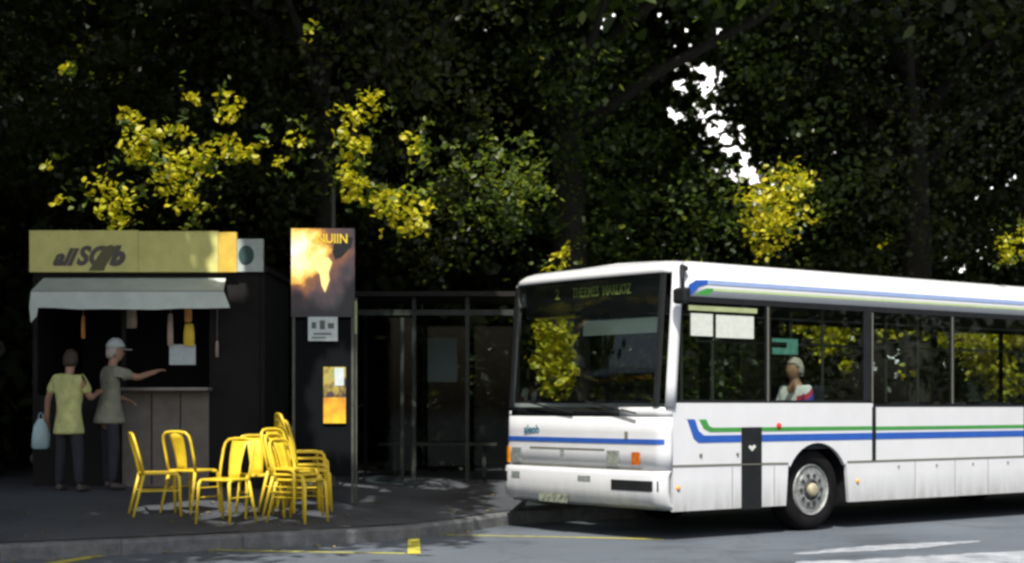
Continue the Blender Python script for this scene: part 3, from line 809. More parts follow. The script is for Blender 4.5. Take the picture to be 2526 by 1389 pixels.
def person(loc, rz, H, shirt, trousers, hair, label, hands, headyaw=0.0, cap=False, feet=((0.02, 0.10), (-0.02, -0.10)), hem=0.46, lean=0.0):
    """standing figure facing +x; hands: two (elbow, wrist) pairs as fractions of height, left (+y) then right"""
    root = empty('person', loc, rz)
    tag(root, label, 'person')
    def P(x, y, z): return (x * H + lean * H * max(0, z - 0.5), y * H, z * H)
    J = {'pel': (P(0, 0, 0.53), (0.085 * H, 0.065 * H))}; E = []
    J['waist'] = (P(0, 0, 0.62), (0.078 * H, 0.055 * H)); J['chest'] = (P(0.005, 0, 0.74), (0.095 * H, 0.062 * H))
    J['neckb'] = (P(0, 0, 0.825), (0.045 * H, 0.04 * H)); J['neck'] = (P(0.012, 0, 0.865), 0.033 * H); J['skull'] = (P(0.02, 0, 0.92), 0.04 * H)
    E += [('pel', 'waist'), ('waist', 'chest'), ('chest', 'neckb'), ('neckb', 'neck'), ('neck', 'skull')]
    for i, (sd, ft) in enumerate(zip((1, -1), feet)):
        k = 'l' if i == 0 else 'r'
        J[k + 'hip'] = (P(0, sd * 0.055, 0.50), 0.058 * H); J[k + 'knee'] = (P(ft[0] * 0.5 + 0.012, (ft[1] + sd * 0.055) / 2, 0.28), 0.036 * H)
        J[k + 'ank'] = (P(ft[0], ft[1], 0.045), 0.022 * H); J[k + 'toe'] = (P(ft[0] + 0.075, ft[1] * 1.1, 0.018), 0.02 * H)
        E += [('pel', k + 'hip'), (k + 'hip', k + 'knee'), (k + 'knee', k + 'ank'), (k + 'ank', k + 'toe')]
        e, w = hands[i]
        J[k + 'sh'] = (P(0, sd * 0.105, 0.80), 0.036 * H); J[k + 'el'] = (P(*e), 0.026 * H); J[k + 'wr'] = (P(*w), 0.018 * H)
        E += [('chest', k + 'sh'), (k + 'sh', k + 'el'), (k + 'el', k + 'wr')]
        hand_joints(J, E, k, J[k + 'wr'][0], J[k + 'el'][0], sd)
    JB = dict(J)
    for k in ('pel', 'waist', 'chest', 'lhip', 'rhip', 'lknee', 'rknee'):
        q = J[k][1]; q = q if isinstance(q, tuple) else (q, q)
        JB[k] = (J[k][0], (min(q) * 0.85,) * 2)
    for k in ('lank', 'rank', 'ltoe', 'rtoe'): JB[k] = (J[k][0], 0.010 * H)
    for k in ('lsh', 'rsh', 'neckb'): JB[k] = (J[k][0], 0.03 * H)
    skin_body('body', JB, E, M['skin'], root)
    # clothes follow the same skeleton, a little wider
    def grow(keys, f): return {k: (J[k][0], tuple(a * f + 0.006 for a in (J[k][1] if isinstance(J[k][1], tuple) else (J[k][1],) * 2))) for k in keys}
    S = {}
    S.update(grow(['chest', 'waist'], 1.12))
    S['hem'] = (P(0, 0, hem + 0.02), 0.118 * H); S['hem2'] = (P(0, 0, hem), 0.122 * H)
    S['col'] = (P(0.004, 0, 0.822), (0.058 * H, 0.05 * H))
    SE = [('chest', 'waist'), ('waist', 'hem'), ('hem', 'hem2'), ('chest', 'col')]
    for i, k in enumerate('lr'):
        a = Vector(J[k + 'sh'][0]); b = Vector(J[k + 'el'][0]); m_ = a.lerp(b, 0.75)
        S[k + 'sh'] = (tuple(a), 0.046 * H); S[k + 'sl'] = (tuple(m_), 0.040 * H)
        SE += [('chest', k + 'sh'), (k + 'sh', k + 'sl')]
    skin_body('shirt', S, SE, shirt, root)
    T = {}
    T.update({'pel': (P(0, 0, 0.50), 0.060 * H)}); TE = []
    for k in 'lr':
        T.update(grow([k + 'knee', k + 'ank'], 1.15)); T[k + 'hip'] = (J[k + 'hip'][0], 0.044 * H); TE += [('pel', k + 'hip'), (k + 'hip', k + 'knee'), (k + 'knee', k + 'ank')]
        an = Vector(J[k + 'ank'][0]); to = Vector(J[k + 'toe'][0])
        sh = {'a': (tuple(an - Vector((0.025, 0, 0.025))), 0.045), 'b': (tuple(an.lerp(to, .6) - Vector((0, 0, 0.012))), (0.052, 0.04)), 'c': (tuple(to + Vector((0.04, 0, 0))), (0.042, 0.028))}
        skin_body('shoe', sh, [('a', 'b'), ('b', 'c')], M['shoe'], root)
    skin_body('trousers', T, TE, trousers, root)
    hc = Vector(P(0.022, 0, 0.935)); hr = 0.063 * H
    h = head_mesh(hc, hr * 0.95, headyaw, root, M['skin'])
    hair_mesh(hc, hr, headyaw, root, hair)
    if cap: hair_mesh(hc + Vector((0, 0, 0.02)), hr * 1.06, headyaw, root, M['capw'], 'cap', True)
    return root

p1 = person((-4.98, 18.05, ground_z(-4.98, 18.05)), R(70), 1.57, M['shirt_lime'], M['trousers'], M['hair_brown'],
       'person in loose lime shirt holding a pale plastic bag by the kiosk',
       (((-0.01, 0.17, 0.66), (0.02, 0.20, 0.53)), ((0.05, -0.15, 0.66), (0.16, -0.12, 0.70))), headyaw=0.3, hem=0.40)
p2 = person((-4.62, 18.42, ground_z(-4.62, 18.42)), R(35), 1.68, M['shirt_grey'], M['trousers'], M['hair_grey'],
       'person in grey-green shirt and white cap reaching to the kiosk counter',
       (((0.03, 0.15, 0.66), (0.13, 0.10, 0.62)), ((0.14, -0.12, 0.76), (0.27, -0.08, 0.80))), headyaw=-0.3, cap=True, hem=0.44, lean=0.05)
# bag hanging from the left hand of the first person
bx = empty('carrier_bag', (-5.31, 18.10, 1.25), R(20)); tag(bx, 'pale bluish plastic carrier bag hanging from a hand', 'bag')
mb = MB()
rows = []
for z, a, b in ((-0.36, 0.07, 0.03), (-0.34, 0.10, 0.05), (-0.2, 0.10, 0.055), (-0.10, 0.075, 0.035), (-0.02, 0.03, 0.012)):
    rows.append([(a * math.cos(w) * (1 + 0.08 * math.sin(3 * w + z * 20)), b * math.sin(w), z) for w in [2 * math.pi * k / 16 for k in range(17)]])
mb.grid(rows).add(rows[0][:-1], [tuple(range(16))]).build('sack', M['bag'], bx, smooth=True)
MB().tube([(-0.025, 0, -0.03), (-0.02, 0, 0.03), (0, 0, 0.05), (0.02, 0, 0.03), (0.025, 0, -0.03)], 0.006, 6).build('handle', M['bag'], bx)

# passenger seated in the bus behind the cab
def seated_passenger():
    bw = bus.matrix_world if False else Matrix.Translation(bus.location) @ Matrix.Rotation(R(38), 4, 'Z')
    root = empty('person', bw @ Vector((2.30, 0.30, 1.0)), R(38) + math.pi)
    tag(root, 'grey-haired passenger in white shirt with blue and red stripe inside bus', 'person')
    J = {'pel': ((0, 0, 0.09), (0.14, 0.11)), 'waist': ((0.0, 0, 0.25), (0.13, 0.10)), 'chest': ((0.0, 0, 0.46), (0.155, 0.11)),
         'neckb': ((0.0, 0, 0.60), 0.07), 'neck': ((0.02, 0, 0.68), 0.052), 'skull': ((0.03, 0, 0.76), 0.06)}
    E = [('pel', 'waist'), ('waist', 'chest'), ('chest', 'neckb'), ('neckb', 'neck'), ('neck', 'skull')]
    for k, s in (('l', 1), ('r', -1)):
        J[k + 'hip'] = ((0.06, s * 0.09, 0.08), 0.085); J[k + 'knee'] = ((0.42, s * 0.10, 0.07), 0.06); J[k + 'ank'] = ((0.44, s * 0.10, -0.33), 0.04); J[k + 'toe'] = ((0.56, s * 0.10, -0.40), 0.032)
        J[k + 'sh'] = ((0, s * 0.18, 0.55), 0.06); J[k + 'el'] = ((0.05, s * 0.22, 0.30), 0.045); J[k + 'wr'] = ((0.24, s * 0.14, 0.19), 0.03)
        E += [('pel', k + 'hip'), (k + 'hip', k + 'knee'), (k + 'knee', k + 'ank'), (k + 'ank', k + 'toe'), ('chest', k + 'sh'), (k + 'sh', k + 'el'), (k + 'el', k + 'wr')]
        hand_joints(J, E, k, J[k + 'wr'][0], J[k + 'el'][0], s)
    skin_body('body', J, E, M['skin'], root)
    S = {k: (J[k][0], tuple(a * 1.12 + 0.006 for a in (J[k][1] if isinstance(J[k][1], tuple) else (J[k][1],) * 2))) for k in ('chest', 'waist', 'pel')}
    S['col'] = ((0, 0, 0.59), (0.085, 0.075)); SE = [('chest', 'waist'), ('waist', 'pel'), ('chest', 'col')]
    for k, s in (('l', 1), ('r', -1)):
        S[k + 'sh'] = (J[k + 'sh'][0], 0.075); S[k + 'el'] = (J[k + 'el'][0], 0.062); SE += [('chest', k + 'sh'), (k + 'sh', k + 'el')]
    skin_body('shirt', S, SE, M['shirt_band'], root)
    hc = Vector((0.03, 0, 0.775))
    head_mesh(hc, 0.105, -0.2, root, M['skin']); hair_mesh(hc, 0.112, -0.2, root, M['hair_grey'])
seated_passenger()

# ------------------------------------------------------------------ chairs
def make_chair():
    root = empty('metal_chair')
    seat = MB()
    pts = []
    for cx, cy, a0 in ((0.135, 0.135, 0), (-0.135, 0.135, 90), (-0.135, -0.135, 180), (0.135, -0.135, 270)):
        for k in range(4):
            a = R(a0 + 30 * k); pts.append((cx + 0.05 * math.cos(a), cy + 0.05 * math.sin(a)))
    seat.prism(pts, lambda p, t: (p[0], p[1], t), 0.425, 0.45)
    s = seat.build('seat', M['chair'], root, bevel=0.008)
    MB().lathe([(0.016, 0.4505), (0.014, 0.452)], lambda x, y, h: (x, y, h), 10).build('seat_hole', M['ink'], s)
    for sx, sy in ((1, 1), (1, -1), (-1, 1), (-1, -1)):
        l = MB()
        if sx > 0:
            l.tube([(0.10, sy * 0.172, 0.432), (0.165, sy * 0.175, 0.428), (0.188, sy * 0.180, 0.40), (0.205, sy * 0.200, 0.0)], [0.016, 0.018, 0.019, 0.014], 8)
        else:
            l.tube([(-0.165, sy * 0.170, 0.43), (-0.27, sy * 0.200, 0.0)], [0.019, 0.014], 8)
        l.build('leg', M['chair'], root, smooth=True)
    b = MB()
    path = [(-0.165, 0.175, 0.42), (-0.20, 0.18, 0.58), (-0.245, 0.178, 0.74), (-0.262, 0.165, 0.80), (-0.27, 0.13, 0.832), (-0.275, 0.06, 0.842), (-0.275, -0.06, 0.842),
            (-0.27, -0.13, 0.832), (-0.262, -0.165, 0.80), (-0.245, -0.178, 0.74), (-0.20, -0.18, 0.58), (-0.165, -0.175, 0.42)]
    b.tube(path, 0.0155, 8); b.build('back_frame', M['chair'], root, smooth=True)
    sp = MB(); rows = []
    for t in np.linspace(0, 1, 7):
        z = 0.435 + 0.40 * t; x = -0.160 - 0.113 * t + 0.02 * math.sin(math.pi * t); w = 0.062 + 0.030 * t
        rows.append([(x - 0.01 * (1 - (q) ** 2), w * q, z) for q in (-1, -0.5, 0, 0.5, 1)])
    sp.grid(rows).build('splat', M['chair'], root, smooth=True, solid=0.004)
    for q in (1, -1): MB().tube([(-0.20, q * 0.182, 0.26), (0.193, q * 0.187, 0.26)], 0.008, 6).build('stretcher', M['chair'], root)
    return root
GRP = 'yellow metal chairs on the pavement'
chair0 = make_chair()
def put_chair(x, y, rz, label, dz=0.0, first=[True], tilt=0.0):
    o = chair0 if first[0] else copy_tree(chair0)
    first[0] = False
    o.location = (x, y, ground_z(x, y) + 0.004 + dz); o.rotation_euler = (0, tilt, rz)
    return tag(o, label, 'chair', GRP)
put_chair(-3.62, 16.42, R(20), 'yellow metal chair standing apart nearest the two people at the kiosk')
put_chair(-3.34, 16.78, R(62), 'yellow metal chair with its back turned in front of the brown counter')
put_chair(-2.88, 16.10, R(246), 'yellow metal chair set farthest forward, closest to the kerb')
put_chair(-2.60, 16.60, R(292), 'yellow metal chair squeezed between the forward chair and the stack')
for k, d in enumerate((0.0, 0.05, 0.10)):
    put_chair(-2.16 - 0.045 * k, 16.36 + 0.02 * k, R((-28, -22, -33)[k]), ['lowest', 'middle', 'topmost'][k] + ' yellow metal chair of the short stack beside the poster stand', d)
for k in range(4):
    put_chair(-2.20 - 0.015 * k, 17.22 + 0.01 * k, R((28, 24, 31, 20)[k]), ['lowest', 'second', 'third', 'topmost'][k] + ' yellow metal chair of the tall stack behind the short stack', 0.065 * k)

# ------------------------------------------------------------------ kiosk
KY = 19.0
kx0, kx1 = -5.68, -2.93
kz = 0.40
kiosk = empty('snack_kiosk', (0, 0, 0)); tag(kiosk, 'snack kiosk with lime sign fascia and pale awning under the trees', 'kiosk')
def kb(x0, x1, y0, y1, z0, z1, name, m, par=None, bevel=0): return MB().box(x0, x1, y0, y1, z0, z1).build(name, m, par or kiosk, bevel=bevel)
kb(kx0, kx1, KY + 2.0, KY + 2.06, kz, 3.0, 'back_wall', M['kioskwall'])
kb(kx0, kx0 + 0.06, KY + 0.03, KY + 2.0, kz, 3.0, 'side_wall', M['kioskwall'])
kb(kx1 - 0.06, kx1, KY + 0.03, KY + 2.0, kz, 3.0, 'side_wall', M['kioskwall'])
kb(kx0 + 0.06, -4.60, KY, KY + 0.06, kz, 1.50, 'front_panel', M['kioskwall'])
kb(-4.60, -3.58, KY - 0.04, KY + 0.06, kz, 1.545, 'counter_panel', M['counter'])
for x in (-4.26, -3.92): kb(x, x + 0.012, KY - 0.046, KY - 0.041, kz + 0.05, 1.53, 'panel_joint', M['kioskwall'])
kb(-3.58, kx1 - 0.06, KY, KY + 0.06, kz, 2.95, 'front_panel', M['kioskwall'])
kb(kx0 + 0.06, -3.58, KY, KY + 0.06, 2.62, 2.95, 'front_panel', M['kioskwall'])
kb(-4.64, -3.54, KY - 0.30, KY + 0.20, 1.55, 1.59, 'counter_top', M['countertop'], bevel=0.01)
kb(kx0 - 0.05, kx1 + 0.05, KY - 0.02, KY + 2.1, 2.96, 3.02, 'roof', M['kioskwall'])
for x in (-4.62,): kb(x, x + 0.05, KY, KY + 0.05, 1.59, 2.62, 'hatch_post', M['kioskwall'])
# fascia sign: two lime boards, an amber end and a white end with emblem
fs = empty('fascia_sign'); fs.parent = kiosk
fz0, fz1 = 2.95, 3.44
fy = KY - 0.10
kb(kx0, -4.40, fy, KY - 0.02, fz0, fz1, 'fascia_board', M['sign'], fs)
kb(-4.396, -3.46, fy, KY - 0.02, fz0, fz1 - 0.01, 'fascia_board', M['sign'], fs)
kb(-3.456, -3.24, fy, KY - 0.02, fz0, fz1 - 0.02, 'fascia_board', M['sign_orange'], fs)
kb(-3.236, -2.93, fy + 0.01, KY - 0.02, fz0 + 0.005, fz1 - 0.10, 'fascia_board', M['sign_white'], fs)
MB().lathe([(0.115, 0), (0.11, 0.012)], lambda x, y, h: (-3.13 + x * 0.8, fy + 0.009 - h, 3.15 + y), 20).build('round_emblem', M['teal_dark'], fs)
VERT = Matrix(((1, 0, 0, 0), (0, 0, -1, 0), (0, 1, 0, 0), (0, 0, 0, 1)))
text('fascia_lettering', 'all', 0.27, M['ink'], fs, Matrix.Translation((-5.29, fy - 0.005, 3.115)) @ VERT, shear=0.45, bold=0.012)
text('fascia_lettering', 'SC', 0.30, M['ink'], fs, Matrix.Translation((-4.97, fy - 0.005, 3.13)) @ VERT, shear=0.35, bold=0.014, sx=0.9)
text('fascia_lettering', 'b', 0.30, M['ink'], fs, Matrix.Translation((-4.66, fy - 0.005, 3.13)) @ VERT, shear=0.35, bold=0.02)
MB().prism([(-4.98, 2.965), (-4.80, 2.965), (-4.78, 3.02), (-4.70, 3.15), (-4.62, 3.235), (-4.72, 3.27), (-4.80, 3.24), (-4.88, 3.12)],
           lambda p, t: (p[0], t, p[1]), fy - 0.009, fy - 0.005).build('swoosh', M['ink_olive'], fs)
# awning: sloping canvas in strips plus front valance
aw = empty('awning'); aw.parent = kiosk
ax0, ax1 = -5.53, -3.36
def awq(z0, y0, z1, y1, e0, e1, name, m):
    n = 8
    r0 = [(ax0 + (ax1 + e0 - ax0) * k / n, y0, z0) for k in range(n + 1)]
    r1 = [(ax0 + (ax1 + e1 - ax0) * k / n, y1 , z1 - 0.022 * math.sin(math.pi * k / n) + 0.006 * math.sin(k * 2.3)) for k in range(n + 1)]
    MB().grid([r0, r1]).build(name, m, aw, solid=0.006)
awq(2.88, KY - 0.03, 2.70, KY - 0.52, -0.02, 0.04, 'canvas', M['awning'])
awq(2.698, KY - 0.522, 2.685, KY - 0.535, 0.04, 0.05, 'hem_line', M['awning_line'])
awq(2.684, KY - 0.537, 2.50, KY - 0.60, 0.05, 0.13, 'valance', M['awning'])
MB().add([(ax0, KY - 0.60, 2.50), (ax0 + 0.10, KY - 0.60, 2.50), (ax0 + 0.08, KY - 0.59, 2.40), (ax0 + 0.01, KY - 0.58, 2.33)], [(0, 1, 2, 3)]).build('torn_corner', M['awning'], aw, solid=0.004)
for x in (ax0 + 0.05, ax1): MB().tube([(x, KY - 0.03, 2.60), (x, KY - 0.52, 2.66)], 0.012, 6).build('arm', M['postmetal'], aw)
# goods in the hatch
def good(x0, x1, z0, z1, y, m, name, label, cat):
    w = (x1 - x0) / 2; cx = (x0 + x1) / 2; b = MB(); rows = []
    for t, k in ((0, .75), (.06, .95), (.3, 1), (.6, .97), (.85, .85), (1, .7)):
        z = z0 + (z1 - z0) * t; th = 0.03 * math.sin(math.pi * min(1, max(0, t))) + 0.003
        rows.append([(cx + w * k * math.cos(a_), y + th * math.sin(a_), z) for a_ in [2 * math.pi * q / 12 for q in range(13)]])
    b.grid(rows)
    b.tube([(cx, y, z1 - 0.02), (cx + 0.004, y, 2.70)], 0.003, 5)
    return tag(b.build(name, m, None, smooth=True), label, cat)
tag(kb(-4.05, -3.74, KY - 0.02, KY - 0.012, 1.86, 2.10, 'price_notice', M['noticew'], None), 'pale grey notice sheet hung in the kiosk hatch', 'notice').parent = None
good(-3.87, -3.74, 2.08, 2.34, KY - 0.08, M['pack_yellow'], 'hanging_packet', 'bright yellow packet hanging over the grey notice sheet', 'packet')
good(-3.86, -3.77, 2.36, 2.62, KY - 0.08, M['pack_orange'], 'hanging_packet', 'dull orange packet hanging above the bright yellow packet', 'packet')
good(-4.06, -3.99, 2.08, 2.46, KY - 0.08, M['pack_pink'], 'hanging_packet', 'slim beige packet hanging beside the grey notice sheet', 'packet')
good(-5.15, -5.10, 2.18, 2.45, KY + 0.2, M['pack_orange'], 'hanging_packet', 'thin orange packet hanging alone behind the people at the hatch', 'packet')
good(-4.62, -4.47, 2.30, 2.56, KY + 0.15, M['pack_pink'], 'hanging_packet', 'broad beige packet hanging by the hatch post under the awning', 'packet')
good(-3.50, -3.46, 1.95, 2.14, KY - 0.05, M['pack_pink'], 'hanging_packet', 'tiny beige packet hung on the blank wall beside the hatch', 'packet')

# ------------------------------------------------------------------ poster stand
def poster_mat(name, stops, cx, cz, warp=0.35, sc=4.0, sx=1.0):
    m = bpy.data.materials.new(name); m.use_nodes = True
    nt = m.node_tree; b = nt.nodes['Principled BSDF']; b.inputs['Roughness'].default_value = 0.4
    tc = nt.nodes.new('ShaderNodeTexCoord')
    n = nt.nodes.new('ShaderNodeTexNoise'); n.inputs['Scale'].default_value = sc; n.inputs['Detail'].default_value = 5
    nt.links.new(tc.outputs['Object'], n.inputs['Vector'])
    mp = nt.nodes.new('ShaderNodeMapping'); mp.inputs['Location'].default_value = (-cx, 0, -cz); mp.inputs['Scale'].default_value = (sx, 1, 1)
    nt.links.new(tc.outputs['Object'], mp.inputs['Vector'])
    ln = nt.nodes.new('ShaderNodeVectorMath'); ln.operation = 'LENGTH'
    nt.links.new(mp.outputs[0], ln.inputs[0])
    ma = nt.nodes.new('ShaderNodeMath'); ma.operation = 'MULTIPLY_ADD'; ma.inputs[1].default_value = warp
    nt.links.new(n.outputs['Fac'], ma.inputs[0]); nt.links.new(ln.outputs['Value'], ma.inputs[2])
    r = nt.nodes.new('ShaderNodeValToRGB'); els = r.color_ramp.elements
    while len(els) < len(stops): els.new(0.5)
    for i, (p, c) in enumerate(stops): els[i].position = p; els[i].color = (*c, 1)
    nt.links.new(ma.outputs[0], r.inputs['Fac']); nt.links.new(r.outputs['Color'], b.inputs['Base Color'])
    return m
M['poster'] = poster_mat('blazing_poster_print', [(0.30, (0.92, 0.90, 0.84)), (0.50, (0.88, 0.68, 0.20)), (0.58, (0.72, 0.36, 0.05)), (0.64, (0.20, 0.08, 0.03)), (0.78, (0.06, 0.035, 0.04)), (0.92, (0.02, 0.02, 0.025))],
                         -0.30, 0.24, 0.50, 6.0, 0.72)
M['poster_low'] = poster_mat('amber_poster_print', [(0.25, (0.80, 0.60, 0.03)), (0.5, (0.75, 0.42, 0.02)), (0.75, (0.50, 0.2, 0.02))], 0.05, -0.15, 0.8, 9.0)
M['poster_mid'] = poster_mat('collage_poster_print', [(0.3, (0.25, 0.27, 0.10)), (0.45, (0.42, 0.32, 0.06)), (0.6, (0.05, 0.03, 0.025)), (0.8, (0.03, 0.05, 0.10))], 0.0, 0.1, 0.7, 11.0)
PY = 18.0
pst = empty('poster_stand', (-2.11, PY, ground_z(-2.11, PY))); tag(pst, 'tall dark poster stand with bright flame-coloured poster beside the chairs', 'poster stand')
pz = pst.location.z
def lb(x0, x1, y0, y1, z0, z1, name, m, par=pst, bevel=0, origin=None):
    """boxes in stand coordinates given as world x,z"""
    cx, cz = ((x0 + x1) / 2, (z0 + z1) / 2)
    o = MB().box(x0 - cx, x1 - cx, y0, y1, z0 - cz, z1 - cz).build(name, m, par, bevel=bevel)
    o.location = (cx + 2.11 if par == pst else cx, 0 if par == pst else 0, cz - pz if par == pst else cz)
    return o
lb(-2.46, -2.43, -0.02, 0.02, pz, 3.36, 'post', M['postmetal'])
lb(-1.80, -1.77, -0.02, 0.02, pz, 3.30, 'post', M['postmetal'])
lb(-1.755, -1.735, -0.02, 0.02, pz, 2.58, 'post', M['postmetal'])
lb(-2.43, -1.80, 0.0, 0.02, pz + 0.3, 2.34, 'backing_board', M['board'])
po = lb(-2.47, -1.76, -0.035, -0.021, 2.37, 3.36, 'main_poster', M['poster'])
lb(-2.28, -1.95, -0.045, -0.036, 2.10, 2.37, 'white_notice', M['noticew'])
for i, (x0, x1, z0, z1) in enumerate(((-2.24, -2.19, 2.24, 2.31), (-2.15, -2.09, 2.23, 2.33), (-2.06, -1.99, 2.24, 2.30), (-2.22, -2.02, 2.17, 2.19), (-2.24, -2.08, 2.13, 2.145))):
    lb(x0, x1, -0.048, -0.0455, z0, z1, 'notice_mark', M['greyint'])
lb(-2.11, -1.86, -0.03, -0.018, 1.18, 1.47, 'amber_poster', M['poster_low'])
lb(-2.11, -1.86, -0.031, -0.018, 1.47, 1.81, 'collage_poster', M['poster_mid'])
lb(-1.985, -1.88, -0.036, -0.032, 1.60, 1.80, 'white_sheet', M['noticew'])
MB().prism([(-0.10, 3.02), (-0.02, 3.05), (0.06, 3.03), (0.10, 2.98), (0.06, 2.86), (0.07, 2.78), (0.02, 2.64), (-0.02, 2.72), (-0.04, 2.84), (-0.08, 2.90)], lambda p, t: (p[0], t, p[1] - pz), -0.040, -0.036).build('pale_wedge_print', mat('pale_yellow_print', (0.85, 0.70, 0.25), 0.5, noise=0.2), pst)
MB().prism([(0.13, 3.02), (0.20, 3.04), (0.31, 3.16), (0.33, 3.26), (0.13, 3.26), (0.10, 3.10)], lambda p, t: (p[0], t, p[1] - pz), -0.040, -0.036).build('dark_curve_print', M['black'], pst)
text('poster_lettering', 'NUIIN', 0.15, M['pack_yellow'], pst, Matrix.Translation((0.10, -0.0425, 3.24 - pz)) @ VERT, bold=0.002, sx=0.85)
lb(-1.76, -1.735, -0.022, -0.0205, 2.18, 2.55, 'lit_post_strip', M['railgreen'])  # paler strip puts the lit upper stretch of the post into colour

# slim lamp-less pole behind the poster stand
pl = empty('slim_pole', (-2.18, 19.6, 0.40)); tag(pl, 'slim grey pole rising behind the poster stand', 'pole')
MB().tube([(0, 0, 0), (0, 0, 3.7)], 0.025).build('shaft', M['postmetal'], pl)
MB().lathe([(0.07, 0), (0.07, 0.03), (0.03, 0.06)], lambda x, y, h: (x, y, h), 14).build('foot', M['postmetal'], pl)

# ------------------------------------------------------------------ shelter behind the bus nose
sh = empty('bus_shelter', (0, 0, 0)); tag(sh, 'dark glazed bus shelter with thin posts between stand and bus', 'shelter')
SY = 20.5
def sb(x0, x1, y0, y1, z0, z1, name, m): return MB().box(x0, x1, y0, y1, z0, z1).build(name, m, sh)
sx = [-2.0, -1.25, -0.57, 0.06]
for x in sx: sb(x - 0.025, x + 0.025, SY - 0.025, SY + 0.025, 0.40, 2.76, 'post', M['shelter'])
for x in (sx[0], sx[-1]): sb(x - 0.025, x + 0.025, SY + 1.4, SY + 1.45, 0.40, 2.66, 'post', M['shelter'])
sb(-2.06, 0.12, SY - 0.03, SY + 0.03, 2.53, 2.60, 'front_beam', M['shelter'])
sb(-2.15, 0.2, SY - 0.1, SY + 1.55, 2.77, 2.83, 'roof', M['kioskwall'])
for a, b in zip(sx[:-1], sx[1:]): sb(a + 0.03, b - 0.03, SY + 1.42, SY + 1.428, 0.55, 2.5, 'glass_panel', M['pglass'])
sb(sx[0] + 0.03, sx[1] - 0.03, SY - 0.004, SY + 0.004, 0.55, 2.5, 'glass_panel', M['pglass'])
sb(-1.42, -1.38, SY - 0.015, SY + 0.015, 0.42, 2.5, 'glazing_bar', M['shelter'])
sb(-1.8, -0.2, SY + 1.0, SY + 1.35, 0.84, 0.88, 'bench_seat', M['shelter'])
for x in (-1.6, -0.4): sb(x, x + 0.05, SY + 1.1, SY + 1.3, 0.41, 0.84, 'bench_leg', M['shelter'])
sb(-1.15, -0.75, SY + 1.40, SY + 1.412, 1.7, 2.3, 'timetable', M['greyint'])

# ------------------------------------------------------------------ foliage
TS = np.array(TO_SUN)
# sunlit breaks in the canopy: points (x, y, z, radius) from which a line to the sun stays free of leaves
def at(px, py, Y): return ((px - 1263) / 3962 * Y, Y, CAM_H + (1000 - py) / 3962 * Y)
SPOTS = []
for px, py, r in ((320, 285, .12), (352, 340, .18), (400, 345, .15), (340, 385, .12), (470, 235, .10), (555, 262, .15), (450, 320, .10), (450, 400, .22),
                  (500, 385, .15), (455, 465, .26), (475, 512, .14), (280, 480, .22), (292, 525, .17), (232, 460, .09), (150, 482, .08), (160, 160, .06),
                  (116, 402, .06), (560, 362, .14), (612, 375, .12), (660, 375, .10), (722, 330, .13), (760, 75, .10), (690, 395, .07)):
    SPOTS.append((*at(px, py, 19.3), r, 0))
for px, py, r in ((930, 235, .10), (905, 268, .13), (860, 290, .14), (850, 340, .13), (882, 355, .12), (855, 400, .12), (876, 430, .12), (870, 465, .13),
                  (897, 455, .07), (1025, 330, .09), (1024, 375, .09), (958, 500, .17), (992, 520, .21), (1012, 550, .14), (912, 490, .07), (1062, 500, .08)):
    SPOTS.append((*at(px, py, 18.6), r, 0))
for px, py, r in ((1230, 400, .42), (1275, 450, .36), (1222, 490, .36), (1130, 450, .30), (1095, 400, .26), (1300, 400, .2), (1160, 510, .24), (1060, 455, .2), (1260, 350, .2)):
    SPOTS.append((*at(px, py, 21.8), r, 1))
for px, py, r in ((1930, 475, .30), (1905, 520, .28), (1895, 575, .24), (1962, 445, .20), (1935, 530, .24), (1870, 470, .2), (1992, 540, .10), (1902, 612, .10), (2502, 600, .2), (2490, 642, .10),
                  (2178, 605, .07), (1720, 680, .2), (1380, 640, .16)):
    SPOTS.append((*at(px, py, 22.0 if px < 2100 else 25.0), r, 0))
LOW = []
for px, py, r in ((1365, 825, .22), (1368, 890, .25), (1372, 950, .20), (1338, 800, .10), (1368, 858, .2), (1370, 920, .2), (2030, 785, .28), (2066, 800, .26), (2045, 838, .26), (2112, 765, .26), (1960, 795, .18), (2300, 800, .24), (2180, 800, .2),
                  (1930, 765, .2), (2230, 785, .24), (2400, 835, .32), (2435, 862, .32), (2462, 800, .28), (2505, 840, .28), (2420, 890, .26), (2480, 930, .3),
                  (2332, 845, .12), (2240, 915, .10), (2090, 900, .12), (1670, 885, .08)):
    LOW.append((*at(px, py, 23.0 if px < 1500 else 25.5), r, 0))
FLOORLIT = [(-3.68, 16.6, 0.75, .20), (-3.35, 16.95, 0.80, .28), (-2.85, 16.3, 0.80, .26), (-2.66, 16.75, 0.7, .2), (-2.40, 16.6, 0.75, .30), (-2.90, 16.25, 0.5, .2),
            (-2.32, 17.3, 1.05, .10), (-2.32, PY, 3.18, .24), (-2.05, PY, 3.10, .20), (-1.84, PY, 3.02, .10), (-2.08, PY, 2.85, .14), (-1.98, PY, 1.35, .2), (-1.93, PY, 1.7, .12),
            (-3.33, 18.9, 3.10, .10)]
ALLS = np.array([s for s in SPOTS + LOW] + [(*q, 0) for q in FLOORLIT])

